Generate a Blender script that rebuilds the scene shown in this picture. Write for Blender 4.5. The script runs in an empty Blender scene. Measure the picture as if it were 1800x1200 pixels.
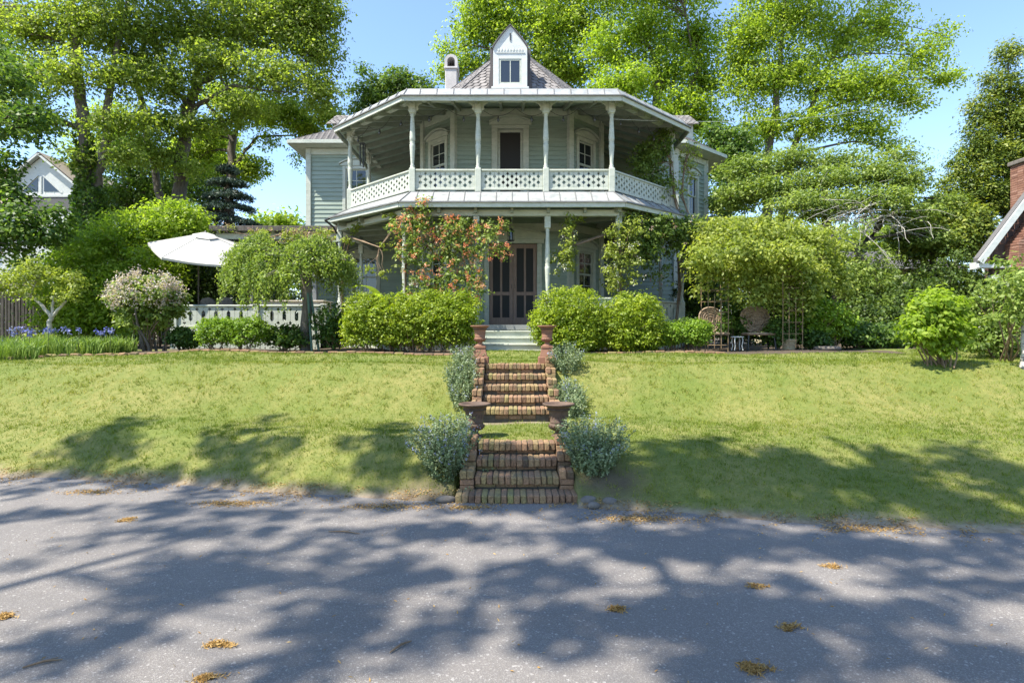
import bpy, math, random
import numpy as np
from math import pi, sin, cos, radians, sqrt
random.seed(7)
S = bpy.context.scene
C = S.collection

# ---------------------------------------------------------------- camera, world, sun, exposure
F, HY, EYE = 1050.0, 590.0, 1.65          # focal length and horizon row measured in 1800 px of width; eye height
cam = bpy.data.cameras.new('camera'); camo = bpy.data.objects.new('camera', cam); C.objects.link(camo)
cam.sensor_width = 36; cam.lens = 36 * F / 1800; cam.shift_y = (HY - 600) / 1800
cam.clip_start = .05; cam.clip_end = 2000
camo.location = (0, 0, EYE); camo.rotation_euler = (radians(90), 0, 0)
S.camera = camo

SUN_EL, SUN_AZ = radians(58), radians(241)     # azimuth clockwise from +Y
to_sun = (sin(SUN_AZ) * cos(SUN_EL), cos(SUN_AZ) * cos(SUN_EL), sin(SUN_EL))
W = bpy.data.worlds.new('World'); S.world = W; W.use_nodes = True
wn = W.node_tree.nodes; wl = W.node_tree.links
bg = wn['Background']; sky = wn.new('ShaderNodeTexSky'); sky.sky_type = 'NISHITA'; sky.sun_disc = False
sky.sun_elevation = SUN_EL; sky.sun_rotation = SUN_AZ; sky.air_density = 1.0; sky.dust_density = .3; sky.ozone_density = 3.2
wl.new(sky.outputs[0], bg.inputs[0]); bg.inputs[1].default_value = .135
sl = bpy.data.lights.new('sun', 'SUN'); sl.energy = 4.4; sl.angle = radians(.6); sl.color = (1, .93, .81)
so = bpy.data.objects.new('sun', sl); C.objects.link(so); so.location = (-20, -4, 40)
from mathutils import Vector, Matrix
so.rotation_euler = Vector(to_sun).to_track_quat('Z', 'Y').to_euler()
vs = S.view_settings; vs.view_transform = 'Standard'; vs.look = 'None'; vs.gamma = 1; vs.use_curve_mapping = False
vs.exposure = 1.40
S.cycles.max_bounces = 8; S.cycles.transparent_max_bounces = 8

def at(px, py, Y):                               # the point at depth Y seen at a place of the 1800 x 1200 survey photo
    return ((px - 900) / F * Y, Y, EYE + (HY - py) / F * Y)

# ---------------------------------------------------------------- materials
def new_mat(name):
    m = bpy.data.materials.new(name); m.use_nodes = True
    return m, m.node_tree.nodes, m.node_tree.links, m.node_tree.nodes['Principled BSDF']
def pos(n, l, scale=(1, 1, 1)):
    g = n.new('ShaderNodeNewGeometry'); mp = n.new('ShaderNodeMapping'); mp.inputs['Scale'].default_value = scale
    l.new(g.outputs['Position'], mp.inputs[0]); return mp.outputs[0]
def noise(n, l, vec, scale, detail=4, rough=.6):
    t = n.new('ShaderNodeTexNoise'); t.inputs['Scale'].default_value = scale; t.inputs['Detail'].default_value = detail
    t.inputs['Roughness'].default_value = rough; l.new(vec, t.inputs['Vector']); return t.outputs['Fac']
def ramp(n, l, fac, stops):
    r = n.new('ShaderNodeValToRGB'); e = r.color_ramp.elements
    while len(e) < len(stops): e.new(.5)
    for k, (p, c) in enumerate(stops):
        e[k].position = p; e[k].color = (c, c, c, 1) if isinstance(c, (int, float)) else (*c, 1)
    l.new(fac, r.inputs[0]); return r.outputs[0]
def mix(n, l, fac, a, b, mode='MIX'):
    x = n.new('ShaderNodeMix'); x.data_type = 'RGBA'; x.blend_type = mode
    for sock, val in ((x.inputs[0], fac), (x.inputs[6], a), (x.inputs[7], b)):
        if hasattr(val, 'is_linked'): l.new(val, sock)
        elif isinstance(val, (int, float)): sock.default_value = val
        else: sock.default_value = (*val, 1)
    return x.outputs[2]
def bump(n, l, h, b, strength=.3, dist=.01):
    x = n.new('ShaderNodeBump'); x.inputs['Strength'].default_value = strength; x.inputs['Distance'].default_value = dist
    l.new(h, x.inputs['Height']); l.new(x.outputs[0], b.inputs['Normal'])
def attr(n, l, name='tint'):
    a = n.new('ShaderNodeAttribute'); a.attribute_name = name; return a.outputs['Fac']

def paint(name, c1, c2, c3=None, rough=.6, streak=(1, 1, 6), sc=2.2, bs=.25, wear=(.60, .72)):
    m, n, l, b = new_mat(name)
    v = pos(n, l, streak); a = noise(n, l, v, sc, 6, .65)
    col = mix(n, l, ramp(n, l, a, [(.35, 0.), (.65, 1.)]), c1, c2)
    if c3:
        w = noise(n, l, pos(n, l, (2, 2, 9)), 3.1, 8, .75)
        col = mix(n, l, ramp(n, l, w, [(wear[0], 0.), (wear[1], 1.)]), col, c3)
    l.new(col, b.inputs['Base Color']); b.inputs['Roughness'].default_value = rough
    bump(n, l, noise(n, l, v, 30, 3), b, bs, .004)
    return m
def tinted(name, stops, rough=.8, nscale=40, mottle=.35, bs=.5, bd=.006, dirt=None):
    m, n, l, b = new_mat(name)
    col = ramp(n, l, attr(n, l), stops)
    f = noise(n, l, pos(n, l), nscale, 6, .7)
    col = mix(n, l, mottle, col, ramp(n, l, f, [(.3, .12), (.7, .9)]), 'OVERLAY')
    if dirt:
        d = noise(n, l, pos(n, l), 5, 5, .7)
        col = mix(n, l, ramp(n, l, d, [(.48, 0.), (.66, .8)]), col, dirt)
    l.new(col, b.inputs['Base Color']); b.inputs['Roughness'].default_value = rough
    bump(n, l, f, b, bs, bd)
    return m
def leafmat(name, dark, mid, light, trans=.38, rough=.5, spec=.35):
    m, n, l, b = new_mat(name)
    col = ramp(n, l, attr(n, l), [(.1, dark), (.5, mid), (.9, light)])
    l.new(col, b.inputs['Base Color']); b.inputs['Roughness'].default_value = rough
    b.inputs['Specular IOR Level'].default_value = spec
    t = n.new('ShaderNodeBsdfTranslucent')
    l.new(mix(n, l, .5, mix(n, l, 1., col, (1.6, 1.65, 1.0), 'MULTIPLY'), (1., 1., .55), 'MULTIPLY'), t.inputs[0])
    s = n.new('ShaderNodeMixShader'); s.inputs[0].default_value = trans
    l.new(b.outputs[0], s.inputs[1]); l.new(t.outputs[0], s.inputs[2]); l.new(s.outputs[0], n['Material Output'].inputs[0])
    return m
M = {}
M['siding'] = paint('siding_paint', (.215, .275, .225), (.27, .33, .275), (.14, .165, .13), .65, (.6, .6, 5), 2.0, .25, (.56, .74))
M['trim'] = paint('trim_paint', (.375, .41, .345), (.47, .49, .42), (.215, .225, .18), .6, (1.5, 1.5, 3), 2.5, .3, (.54, .72))
M['mint'] = paint('porch_ceiling_paint', (.28, .36, .285), (.36, .43, .355), (.21, .25, .20), .65, (3, 3, 3), 2.5, .25, (.6, .8))
M['slate'] = tinted('slate', [(0, (.115, .108, .105)), (.5, (.18, .168, .162)), (1, (.25, .235, .225))], .7, 14, .3)
M['darkslate'] = tinted('dark_slate', [(0, (.05, .05, .055)), (1, (.12, .11, .11))], .8, 14, .3)
M['metalroof'] = paint('tin_roof', (.22, .235, .235), (.34, .35, .345), (.15, .15, .14), .5, (3, 3, 3), 2.0, .15, (.52, .75)); 
M['rafter'] = paint('rafter_paint', (.20, .225, .185), (.26, .285, .24), (.14, .15, .12), .7, (2, 2, 2), 3, .2)
M['seam'] = paint('dark_seam', (.13, .13, .13), (.19, .19, .185), None, .55, (1, 1, 1), 5, .1)
M['stucco'] = paint('stucco', (.38, .365, .355), (.46, .44, .425), (.26, .25, .24), .9, (1, 1, 1), 4, .5)
M['brown'] = paint('screen_door_wood', (.20, .13, .10), (.28, .19, .15), None, .6, (8, 8, 1), 4)
M['deckwood'] = paint('grey_porch_boards', (.17, .18, .18), (.23, .24, .24), (.13, .13, .12), .75, (1, 10, 1), 2)
M['black'] = paint('black_metal', (.012, .012, .014), (.03, .03, .03), None, .4, (1, 1, 1), 8)
M['rust'] = paint('rusty_metal', (.17, .115, .06), (.25, .18, .10), (.12, .075, .04), .8, (1, 1, 1), 12, .4)
M['iron'] = paint('rusted_cast_iron', (.075, .048, .034), (.12, .075, .05), (.05, .042, .034), .75, (1, 1, 1), 14, .6)
M['terra'] = paint('terracotta', (.18, .085, .05), (.235, .118, .072), (.12, .07, .045), .8, (1, 1, 1), 9, .4)
M['brick'] = tinted('old_brick', [(0, (.09, .06, .038)), (.25, (.21, .12, .07)), (.5, (.27, .16, .09)), (.72, (.26, .185, .085)), (1, (.22, .19, .07))], .95, 45, .55, .9, .010, (.14, .115, .06))
M['redbrick'] = tinted('chimney_brick', [(0, (.15, .07, .048)), (.5, (.235, .115, .078)), (1, (.30, .17, .125))], .9, 40, .4)
M['mortar'] = paint('mortar', (.07, .06, .045), (.11, .095, .07), None, .95, (1, 1, 1), 20, .5)
M['canvas'] = paint('white_canvas', (.44, .425, .39), (.49, .475, .43), None, .8, (1, 1, 1), 3, .1)
M['bark'] = paint('grey_bark', (.085, .072, .058), (.17, .145, .12), (.065, .07, .045), .95, (6, 6, 1), 3, .9, (.5, .7))
M['darkbark'] = paint('dark_bark', (.06, .05, .04), (.12, .10, .08), None, .95, (6, 6, 1), 3, .9)
M['palebark'] = paint('pale_lichen_bark', (.30, .28, .24), (.45, .43, .38), (.18, .16, .13), .95, (4, 4, 3), 5, .7)
M['birch'] = paint('birch_bark', (.42, .40, .37), (.52, .50, .47), (.10, .09, .08), .8, (1, 1, 8), 4, .4, (.50, .56))
M['shingle'] = tinted('brown_shingle', [(0, (.045, .03, .025)), (1, (.12, .08, .065))], .85, 20, .3)
M['white'] = paint('white_paint', (.46, .49, .475), (.54, .56, .54), (.33, .35, .33), .6, (1, 1, 3), 3, .15)
M['greyshingle'] = tinted('grey_shingle', [(0, (.08, .08, .085)), (1, (.15, .145, .145))], .9, 20, .3)
M['tanroof'] = tinted('tan_roof', [(0, (.22, .18, .15)), (1, (.32, .27, .23))], .9, 20, .3)
M['yellow'] = paint('pale_yellow_clapboard', (.62, .54, .33), (.7, .62, .40), None, .7, (1, 1, 4), 2, .2)
M['fence'] = paint('weathered_fence', (.05, .044, .038), (.11, .098, .086), None, .9, (5, 5, 1), 3, .5)
M['greypost'] = paint('green_stake', (.05, .11, .08), (.09, .16, .12), None, .7, (3, 3, 1), 5)
M['tancloth'] = paint('tan_wood', (.50, .42, .32), (.60, .52, .41), None, .8, (3, 1, 1), 4)
M['wicker'] = paint('woven_wicker', (.25, .175, .115), (.42, .315, .22), (.13, .09, .055), .85, (9, 9, 22), 5, .9, (.5, .62))
M['stone'] = paint('field_stone', (.10, .09, .078), (.17, .15, .13), (.07, .065, .055), .95, (1, 1, 1), 9, .8)
M['pot'] = paint('sandy_pot', (.38, .32, .20), (.46, .39, .26), None, .85, (1, 1, 1), 6, .4)
M['soil'] = paint('soil', (.05, .035, .025), (.09, .065, .045), None, .98, (1, 1, 1), 14, .8)
M['stem'] = paint('green_stem', (.07, .10, .03), (.12, .13, .05), None, .7, (1, 1, 1), 10)
M['twig'] = paint('brown_stem', (.13, .085, .05), (.22, .16, .10), None, .9, (1, 1, 1), 10)
m, n, l, b = new_mat('window_glass'); b.inputs['Base Color'].default_value = (.018, .022, .026, 1); b.inputs['Roughness'].default_value = .03; b.inputs['Specular IOR Level'].default_value = .9; M['glass'] = m
m, n, l, b = new_mat('insect_screen'); b.inputs['Base Color'].default_value = (.016, .015, .015, 1); b.inputs['Roughness'].default_value = .7; M['screen'] = m
m, n, l, b = new_mat('cloudy_bulb'); b.inputs['Base Color'].default_value = (.05, .05, .05, 1); b.inputs['Roughness'].default_value = .15; M['bulb'] = m
L_ = {}
L_['spring'] = leafmat('spring_leaf', (.15, .225, .028), (.245, .33, .040), (.335, .415, .06), .6)
L_['oak'] = leafmat('oak_leaf', (.125, .18, .032), (.205, .272, .047), (.295, .35, .075), .6)
L_['bright'] = leafmat('bright_leaf', (.13, .205, .020), (.23, .325, .034), (.33, .42, .055), .58)
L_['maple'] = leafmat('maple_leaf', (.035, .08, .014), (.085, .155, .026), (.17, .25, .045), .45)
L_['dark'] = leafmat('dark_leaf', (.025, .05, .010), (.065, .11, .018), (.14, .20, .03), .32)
L_['hedge'] = leafmat('hedge_leaf', (.09, .145, .012), (.205, .28, .019), (.36, .42, .04), .42)
L_['box'] = leafmat('boxwood_leaf', (.08, .15, .014), (.17, .28, .022), (.28, .40, .04), .36)
L_['pale'] = leafmat('pale_vine_leaf', (.13, .175, .028), (.235, .29, .05), (.36, .40, .085), .45)
L_['weep'] = leafmat('weeping_leaf', (.085, .14, .028), (.175, .245, .048), (.31, .38, .10), .42)
L_['catmint'] = leafmat('catmint_leaf', (.095, .14, .062), (.165, .22, .11), (.31, .36, .22), .2, .7, .2)
L_['spruce'] = leafmat('spruce_needle', (.018, .036, .026), (.04, .07, .05), (.075, .11, .08), .1)
L_['gold'] = leafmat('golden_conifer', (.05, .09, .014), (.145, .20, .028), (.31, .345, .05), .38)
L_['grass'] = leafmat('grass_blade', (.10, .15, .014), (.19, .228, .026), (.35, .305, .095), .3, .6, .25)
L_['iris'] = leafmat('iris_blade', (.10, .17, .03), (.17, .26, .05), (.27, .36, .08), .3)
L_['lilacbloom'] = leafmat('lilac_bloom', (.36, .28, .28), (.46, .39, .385), (.56, .52, .49), .3)
L_['orange'] = leafmat('coral_bloom', (.56, .16, .09), (.66, .28, .17), (.72, .42, .28), .35)
L_['irisbloom'] = leafmat('iris_bloom', (.06, .08, .36), (.13, .15, .48), (.26, .28, .60), .3)
L_['mintbloom'] = leafmat('catmint_bloom', (.24, .26, .48), (.32, .34, .56), (.45, .47, .65), .3)
L_['whitebloom'] = leafmat('white_bloom', (.66, .62, .56), (.76, .74, .70), (.82, .82, .8), .3)
L_['pinkbloom'] = leafmat('pink_bloom', (.42, .22, .20), (.52, .34, .30), (.60, .48, .42), .3)
L_['litter'] = leafmat('pine_litter', (.22, .12, .035), (.36, .22, .075), (.48, .33, .14), .1, .9, .1)
L_['deadtwig'] = M['palebark']

# asphalt
m, n, l, b = new_mat('asphalt')
v = pos(n, l)
big = noise(n, l, v, .6, 4); fine = noise(n, l, v, 90, 3, .7)
vo = n.new('ShaderNodeTexVoronoi'); vo.inputs['Scale'].default_value = 190; l.new(v, vo.inputs['Vector'])
vo2 = n.new('ShaderNodeTexVoronoi'); vo2.inputs['Scale'].default_value = 85; l.new(v, vo2.inputs['Vector'])
col = mix(n, l, ramp(n, l, big, [(.35, 0.), (.65, 1.)]), (.165, .15, .139), (.21, .192, .178))
col = mix(n, l, ramp(n, l, fine, [(.35, 0.), (.7, .7)]), col, (.095, .088, .085))
sp = n.new('ShaderNodeSeparateColor'); l.new(vo.outputs['Color'], sp.inputs[0])
col = mix(n, l, ramp(n, l, sp.outputs[0], [(.80, 0.), (.9, .5)]), col, (.36, .34, .32))
wear = noise(n, l, pos(n, l, (.22, 1.0, 1)), 1.1, 6, .65)
col = mix(n, l, ramp(n, l, wear, [(.40, 0.), (.62, .42)]), col, (.125, .118, .115))
stn = noise(n, l, pos(n, l), 1.7, 7, .75)
col = mix(n, l, ramp(n, l, stn, [(.60, 0.), (.72, .5)]), col, (.10, .09, .08))
sp2 = n.new('ShaderNodeSeparateColor'); l.new(vo2.outputs['Color'], sp2.inputs[0])
col = mix(n, l, ramp(n, l, sp2.outputs[1], [(.975, 0.), (.98, .45)]), col, (.42, .40, .38))
l.new(col, b.inputs['Base Color']); b.inputs['Roughness'].default_value = .9
bump(n, l, vo.outputs['Distance'], b, .5, .006); M['asphalt'] = m
# ground: lawn, sandy edge, garden soil
m, n, l, b = new_mat('lawn_ground')
v = pos(n, l)
g1 = noise(n, l, v, .9, 5, .6); g2 = noise(n, l, v, 9, 5, .75)
col = mix(n, l, ramp(n, l, g1, [(.35, 0.), (.62, 1.)]), (.115, .148, .02), (.20, .19, .052))
col = mix(n, l, ramp(n, l, g2, [(.35, .75), (.62, 0.)]), col, (.085, .12, .016))
col = mix(n, l, ramp(n, l, noise(n, l, v, 3.5, 6, .7), [(.60, 0.), (.76, .5)]), col, (.24, .205, .085))
sand = mix(n, l, ramp(n, l, noise(n, l, v, 6, 6, .7), [(.35, 0.), (.65, 1.)]), (.15, .105, .06), (.32, .26, .19))
col = mix(n, l, attr(n, l, 'sand'), col, sand)
col = mix(n, l, attr(n, l, 'soil'), col, (.075, .055, .035))
l.new(col, b.inputs['Base Color']); b.inputs['Roughness'].default_value = .95
bump(n, l, noise(n, l, v, 40, 4, .7), b, .8, .02); M['ground'] = m

# ---------------------------------------------------------------- object helpers
OFF = {}
def empty(name, loc, label=None, cat=None, group=None, rz=0):
    o = bpy.data.objects.new(name, None); C.objects.link(o); o.location = loc; o.rotation_euler[2] = rz
    o.empty_display_size = .2; OFF[o.name] = np.array(loc, float)
    if label: tag(o, label, cat, group)
    return o
def tag(o, label=None, cat=None, group=None, kind=None):
    if label: o['label'] = label
    if cat: o['category'] = cat
    if group: o['group'] = group
    if kind: o['kind'] = kind
    return o
def link(name, me, mat, parent=None, org=None):
    o = bpy.data.objects.new(name, me); C.objects.link(o)
    if mat: me.materials.append(mat)
    if parent is not None:
        o.parent = parent; OFF[o.name] = OFF[parent.name]
    else:
        OFF[o.name] = np.array(org if org is not None else (0, 0, 0), float); o.location = OFF[o.name]
    return o
def copy_tree(o, parent=None):
    c = o.copy(); C.objects.link(c); OFF[c.name] = OFF[o.name]
    if parent is not None: c.parent = parent
    for ch in list(o.children): copy_tree(ch, c)
    return c

class MB:
    """collects shapes into one mesh; M maps local to world"""
    def __init__(s, M=None): s.v = []; s.f = []; s.t = []; s.sm = []; s.M = M
    def add(s, vs, fs, t=.5, smooth=False):
        b = len(s.v)
        if s.M is not None: vs = [tuple(s.M @ Vector(p)) for p in vs]
        s.v += [tuple(p) for p in vs]
        for f in fs: s.f.append(tuple(b + i for i in f)); s.t.append(t); s.sm.append(smooth)
    def box(s, x0, x1, y0, y1, z0, z1, t=.5):
        s.add([(x, y, z) for x in (x0, x1) for y in (y0, y1) for z in (z0, z1)],
              [(0, 1, 3, 2), (4, 6, 7, 5), (0, 4, 5, 1), (2, 3, 7, 6), (0, 2, 6, 4), (1, 5, 7, 3)], t)
    def cbox(s, x0, x1, y0, y1, z0, z1, c=.006, t=.5, jit=0):
        """box with chamfered edges"""
        lo = (min(x0, x1), min(y0, y1), min(z0, z1)); hi = (max(x0, x1), max(y0, y1), max(z0, z1))
        c = min(c, *[(hi[k] - lo[k]) * .45 for k in range(3)])
        vs = []; idx = {}
        for a in (0, 1):
            for b_ in (0, 1):
                for d in (0, 1):
                    e = (a, b_, d)
                    j = [random.uniform(-jit, jit) for _ in range(3)]
                    for k in range(3):
                        p = [(hi[q] - c if e[q] else lo[q] + c) for q in range(3)]
                        p[k] = hi[k] if e[k] else lo[k]
                        idx[(e, k)] = len(vs); vs.append(tuple(p[q] + j[q] for q in range(3)))
        fs = []
        for k in range(3):
            u, w = [q for q in range(3) if q != k]
            for sgn in (0, 1):
                r = []
                for (p, q) in ((0, 0), (1, 0), (1, 1), (0, 1)):
                    e = [0, 0, 0]; e[k] = sgn; e[u] = p; e[w] = q; r.append(idx[(tuple(e), k)])
                fs.append(tuple(r))
        for k in range(3):
            u, w = [q for q in range(3) if q != k]
            for p in (0, 1):
                for q in (0, 1):
                    e0 = [0, 0, 0]; e0[u] = p; e0[w] = q; e1 = list(e0); e1[k] = 1; e0 = tuple(e0); e1 = tuple(e1)
                    fs.append((idx[(e0, u)], idx[(e1, u)], idx[(e1, w)], idx[(e0, w)]))
        for e in [(a, b_, d) for a in (0, 1) for b_ in (0, 1) for d in (0, 1)]:
            fs.append((idx[(e, 0)], idx[(e, 1)], idx[(e, 2)]))
        s.add(vs, fs, t)
    def bar(s, p0, p1, w, h, up=(0, 0, 1), t=.5):
        p0, p1 = Vector(p0), Vector(p1); d = (p1 - p0).normalized(); sd = d.cross(Vector(up))
        if sd.length < 1e-4: sd = d.cross(Vector((1, 0, 0)))
        sd.normalize(); u = sd.cross(d); a, b_ = sd * w / 2, u * h / 2
        vs = [p + i * a + j * b_ for p in (p0, p1) for (i, j) in ((-1, -1), (1, -1), (1, 1), (-1, 1))]
        s.add(vs, [(0, 1, 2, 3), (7, 6, 5, 4), (0, 4, 5, 1), (1, 5, 6, 2), (2, 6, 7, 3), (3, 7, 4, 0)], t)
    def tube(s, pts, rs, n=7, cap=True, t=.5):
        pts = [Vector(p) for p in pts]; vs = []; ref = Vector((.31, .17, .93))
        for i, p in enumerate(pts):
            d = (pts[min(i + 1, len(pts) - 1)] - pts[max(i - 1, 0)])
            d = d.normalized() if d.length > 1e-6 else Vector((0, 0, 1))
            a = d.cross(ref if abs(d.dot(ref)) < .95 else Vector((1, 0, 0))).normalized(); b_ = d.cross(a)
            r = rs[i] if hasattr(rs, '__len__') else rs
            vs += [p + (a * cos(2 * pi * k / n) + b_ * sin(2 * pi * k / n)) * r for k in range(n)]
        fs = [(i * n + k, i * n + (k + 1) % n, (i + 1) * n + (k + 1) % n, (i + 1) * n + k) for i in range(len(pts) - 1) for k in range(n)]
        s.add(vs, fs, t, True)
        if cap:
            s.add(vs[:n], [tuple(range(n - 1, -1, -1))], t); s.add(vs[-n:], [tuple(range(n))], t)
    def lathe(s, prof, c=(0, 0, 0), n=20, t=.5, square=False):
        vs = []
        for (r, z) in prof:
            for k in range(n):
                a = 2 * pi * k / n
                vs.append((c[0] + r * cos(a), c[1] + r * sin(a), c[2] + z))
        fs = [(i * n + k, i * n + (k + 1) % n, (i + 1) * n + (k + 1) % n, (i + 1) * n + k) for i in range(len(prof) - 1) for k in range(n)]
        s.add(vs, fs, t, True)
        s.add(vs[:n], [tuple(range(n - 1, -1, -1))], t); s.add(vs[-n:], [tuple(range(n))], t)
    def prism(s, poly, d0, d1, t=.5, axis='d'):
        """poly of (u, z) extruded over local depth d0..d1"""
        k = len(poly)
        vs = [(u, d0, z) for u, z in poly] + [(u, d1, z) for u, z in poly]
        fs = [tuple(range(k)), tuple(range(2 * k - 1, k - 1, -1))] + [(i, i + k, (i + 1) % k + k, (i + 1) % k) for i in range(k)]
        s.add(vs, fs, t)
    def slab(s, poly, z0, z1, t=.5):
        k = len(poly)
        vs = [(x, y, z0) for x, y in poly] + [(x, y, z1) for x, y in poly]
        fs = [tuple(range(k - 1, -1, -1)), tuple(range(k, 2 * k))] + [(i, (i + 1) % k, (i + 1) % k + k, i + k) for i in range(k)]
        s.add(vs, fs, t)
    def build(s, name, mat, parent=None, org=None):
        off = OFF[parent.name] if parent is not None else np.array(org if org is not None else (0, 0, 0), float)
        me = bpy.data.meshes.new(name)
        vs = (np.array(s.v, float).reshape(-1, 3) - off)
        me.from_pydata(vs.tolist(), [], s.f)
        a = me.attributes.new('tint', 'FLOAT', 'FACE'); a.data.foreach_set('value', np.array(s.t, np.float32))
        me.polygons.foreach_set('use_smooth', np.array(s.sm, bool)); me.update()
        return link(name, me, mat, parent, org)

def frame(p0, p1):
    """wall frame seen from outside: local x along the wall to the right, local y outward, z up"""
    p0 = Vector((p0[0], p0[1], 0)); p1 = Vector((p1[0], p1[1], 0)); u = (p1 - p0).normalized(); nn = Vector((u.y, -u.x, 0))
    return Matrix(((u.x, nn.x, 0, p0.x), (u.y, nn.y, 0, p0.y), (0, 0, 1, 0), (0, 0, 0, 1))), (p1 - p0).length

# ---- foliage in numpy
def raw_mesh(name, V, k, tint, mat, parent, org=None):
    """V: (N, k, 3) one polygon of k corners per row"""
    N = len(V); off = OFF[parent.name] if parent is not None else np.array(org if org is not None else (0, 0, 0), float)
    me = bpy.data.meshes.new(name)
    me.vertices.add(N * k); me.vertices.foreach_set('co', (V - off).reshape(-1).astype(np.float32))
    me.loops.add(N * k); me.loops.foreach_set('vertex_index', np.arange(N * k, dtype=np.int32))
    me.polygons.add(N); me.polygons.foreach_set('loop_start', np.arange(0, N * k, k, dtype=np.int32))
    me.update(calc_edges=True)
    a = me.attributes.new('tint', 'FLOAT', 'FACE'); a.data.foreach_set('value', np.clip(tint, 0, 1).astype(np.float32))
    return link(name, me, mat, parent, org)
def unit(a): return a / np.maximum(np.linalg.norm(a, axis=-1, keepdims=True), 1e-9)
def leaf_quads(rng, P, L, Wd, up=.7, dirs=None, droop=0., fold=.18, base=None):
    N = len(P); L = np.broadcast_to(L, N)[:, None]; Wd = np.broadcast_to(Wd, N)[:, None]
    nn = unit(rng.normal(size=(N, 3)) + np.array([0, 0, up]) * 1.6) if base is None else unit(base + rng.normal(size=(N, 3)) * .38)
    d = rng.normal(size=(N, 3)) if dirs is None else dirs + rng.normal(size=(N, 3)) * .35
    d = d + np.array([0, 0, -droop]); u = unit(d - nn * np.sum(d * nn, 1, keepdims=True)); v = np.cross(nn, u)
    a = P - u * L * .5; c = P + u * L * .5; m = P - u * L * .06
    return np.stack([a, m + v * Wd * .5 + nn * Wd * fold, c, m - v * Wd * .5 + nn * Wd * fold], 1)
def lobe(px, py, Y, rpx, rpy, ry=None, w=1):
    c = at(px, py, Y); k = Y / F
    return (c[0], c[1], c[2], rpx * k, ry if ry else rpx * k * .8, rpy * k, w)
def in_lobes(rng, lobes, n, shell=.42):
    A = np.array(lobes, float)
    p = (A[:, 3] * A[:, 4] * A[:, 5]) ** .72 * A[:, 6]; p /= p.sum()
    i = rng.choice(len(A), n, p=p); d = unit(rng.normal(size=(n, 3))); r = rng.random(n)[:, None] ** shell
    return A[i, :3] + d * r * A[i, 3:6], i
def crown(rng, lobes, nclump, per, rc, L, Wd, up=.7, shell=.42, flat=.6, tvar=.17, droop=0., keep=None, tmean=.5, zmin=None):
    cc, li = in_lobes(rng, lobes, nclump, shell)
    ct = np.clip(rng.normal(tmean, tvar, nclump), .02, .98); cr = rc * rng.uniform(.55, 1.35, nclump)
    k = np.maximum(3, (per * rng.uniform(.5, 1.5, nclump))).astype(int); idx = np.repeat(np.arange(nclump), k)
    nl = len(idx); d = rng.normal(size=(nl, 3)); d[:, 2] = np.abs(d[:, 2]) * 1.1 - .35; d = unit(d); q = 1.35 * rng.random(nl) ** .36
    stray = rng.random(nl) < .16; q = np.where(stray, q * 1.55, q)
    P = cc[idx] + d * q[:, None] * cr[idx][:, None] * np.array([1, 1, flat]) + rng.normal(size=(nl, 3)) * cr[idx][:, None] * .10
    base = d * np.array([.85, .85, .6]) + np.array([0, 0, up * .75])
    t = ct[idx] + rng.normal(0, .085, nl)
    if zmin is not None:
        ok = P[:, 2] > zmin; P, t, base = P[ok], t[ok], base[ok]
    N = len(P); s = rng.uniform(.65, 1.25, N)
    return leaf_quads(rng, P, L * s, Wd * s, up, base * .6 + np.array([0, 0, -.5]), droop, .18, base), t, cc, li
def curve_pts(rng, a, b, n=7, sag=.0, wob=.05, rise=.0):
    a, b = np.array(a, float), np.array(b, float); L = np.linalg.norm(b - a); out = []
    ph = rng.uniform(0, 6, 3)
    for i in range(n):
        t = i / (n - 1); p = a + (b - a) * t
        p = p + np.array([sin(ph[0] + 4 * t), sin(ph[1] + 4 * t), .5 * sin(ph[2] + 5 * t)]) * wob * L * 4 * t * (1 - t) * .5
        p[2] += (rise - sag) * L * 4 * t * (1 - t); out.append(tuple(p))
    return out

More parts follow.
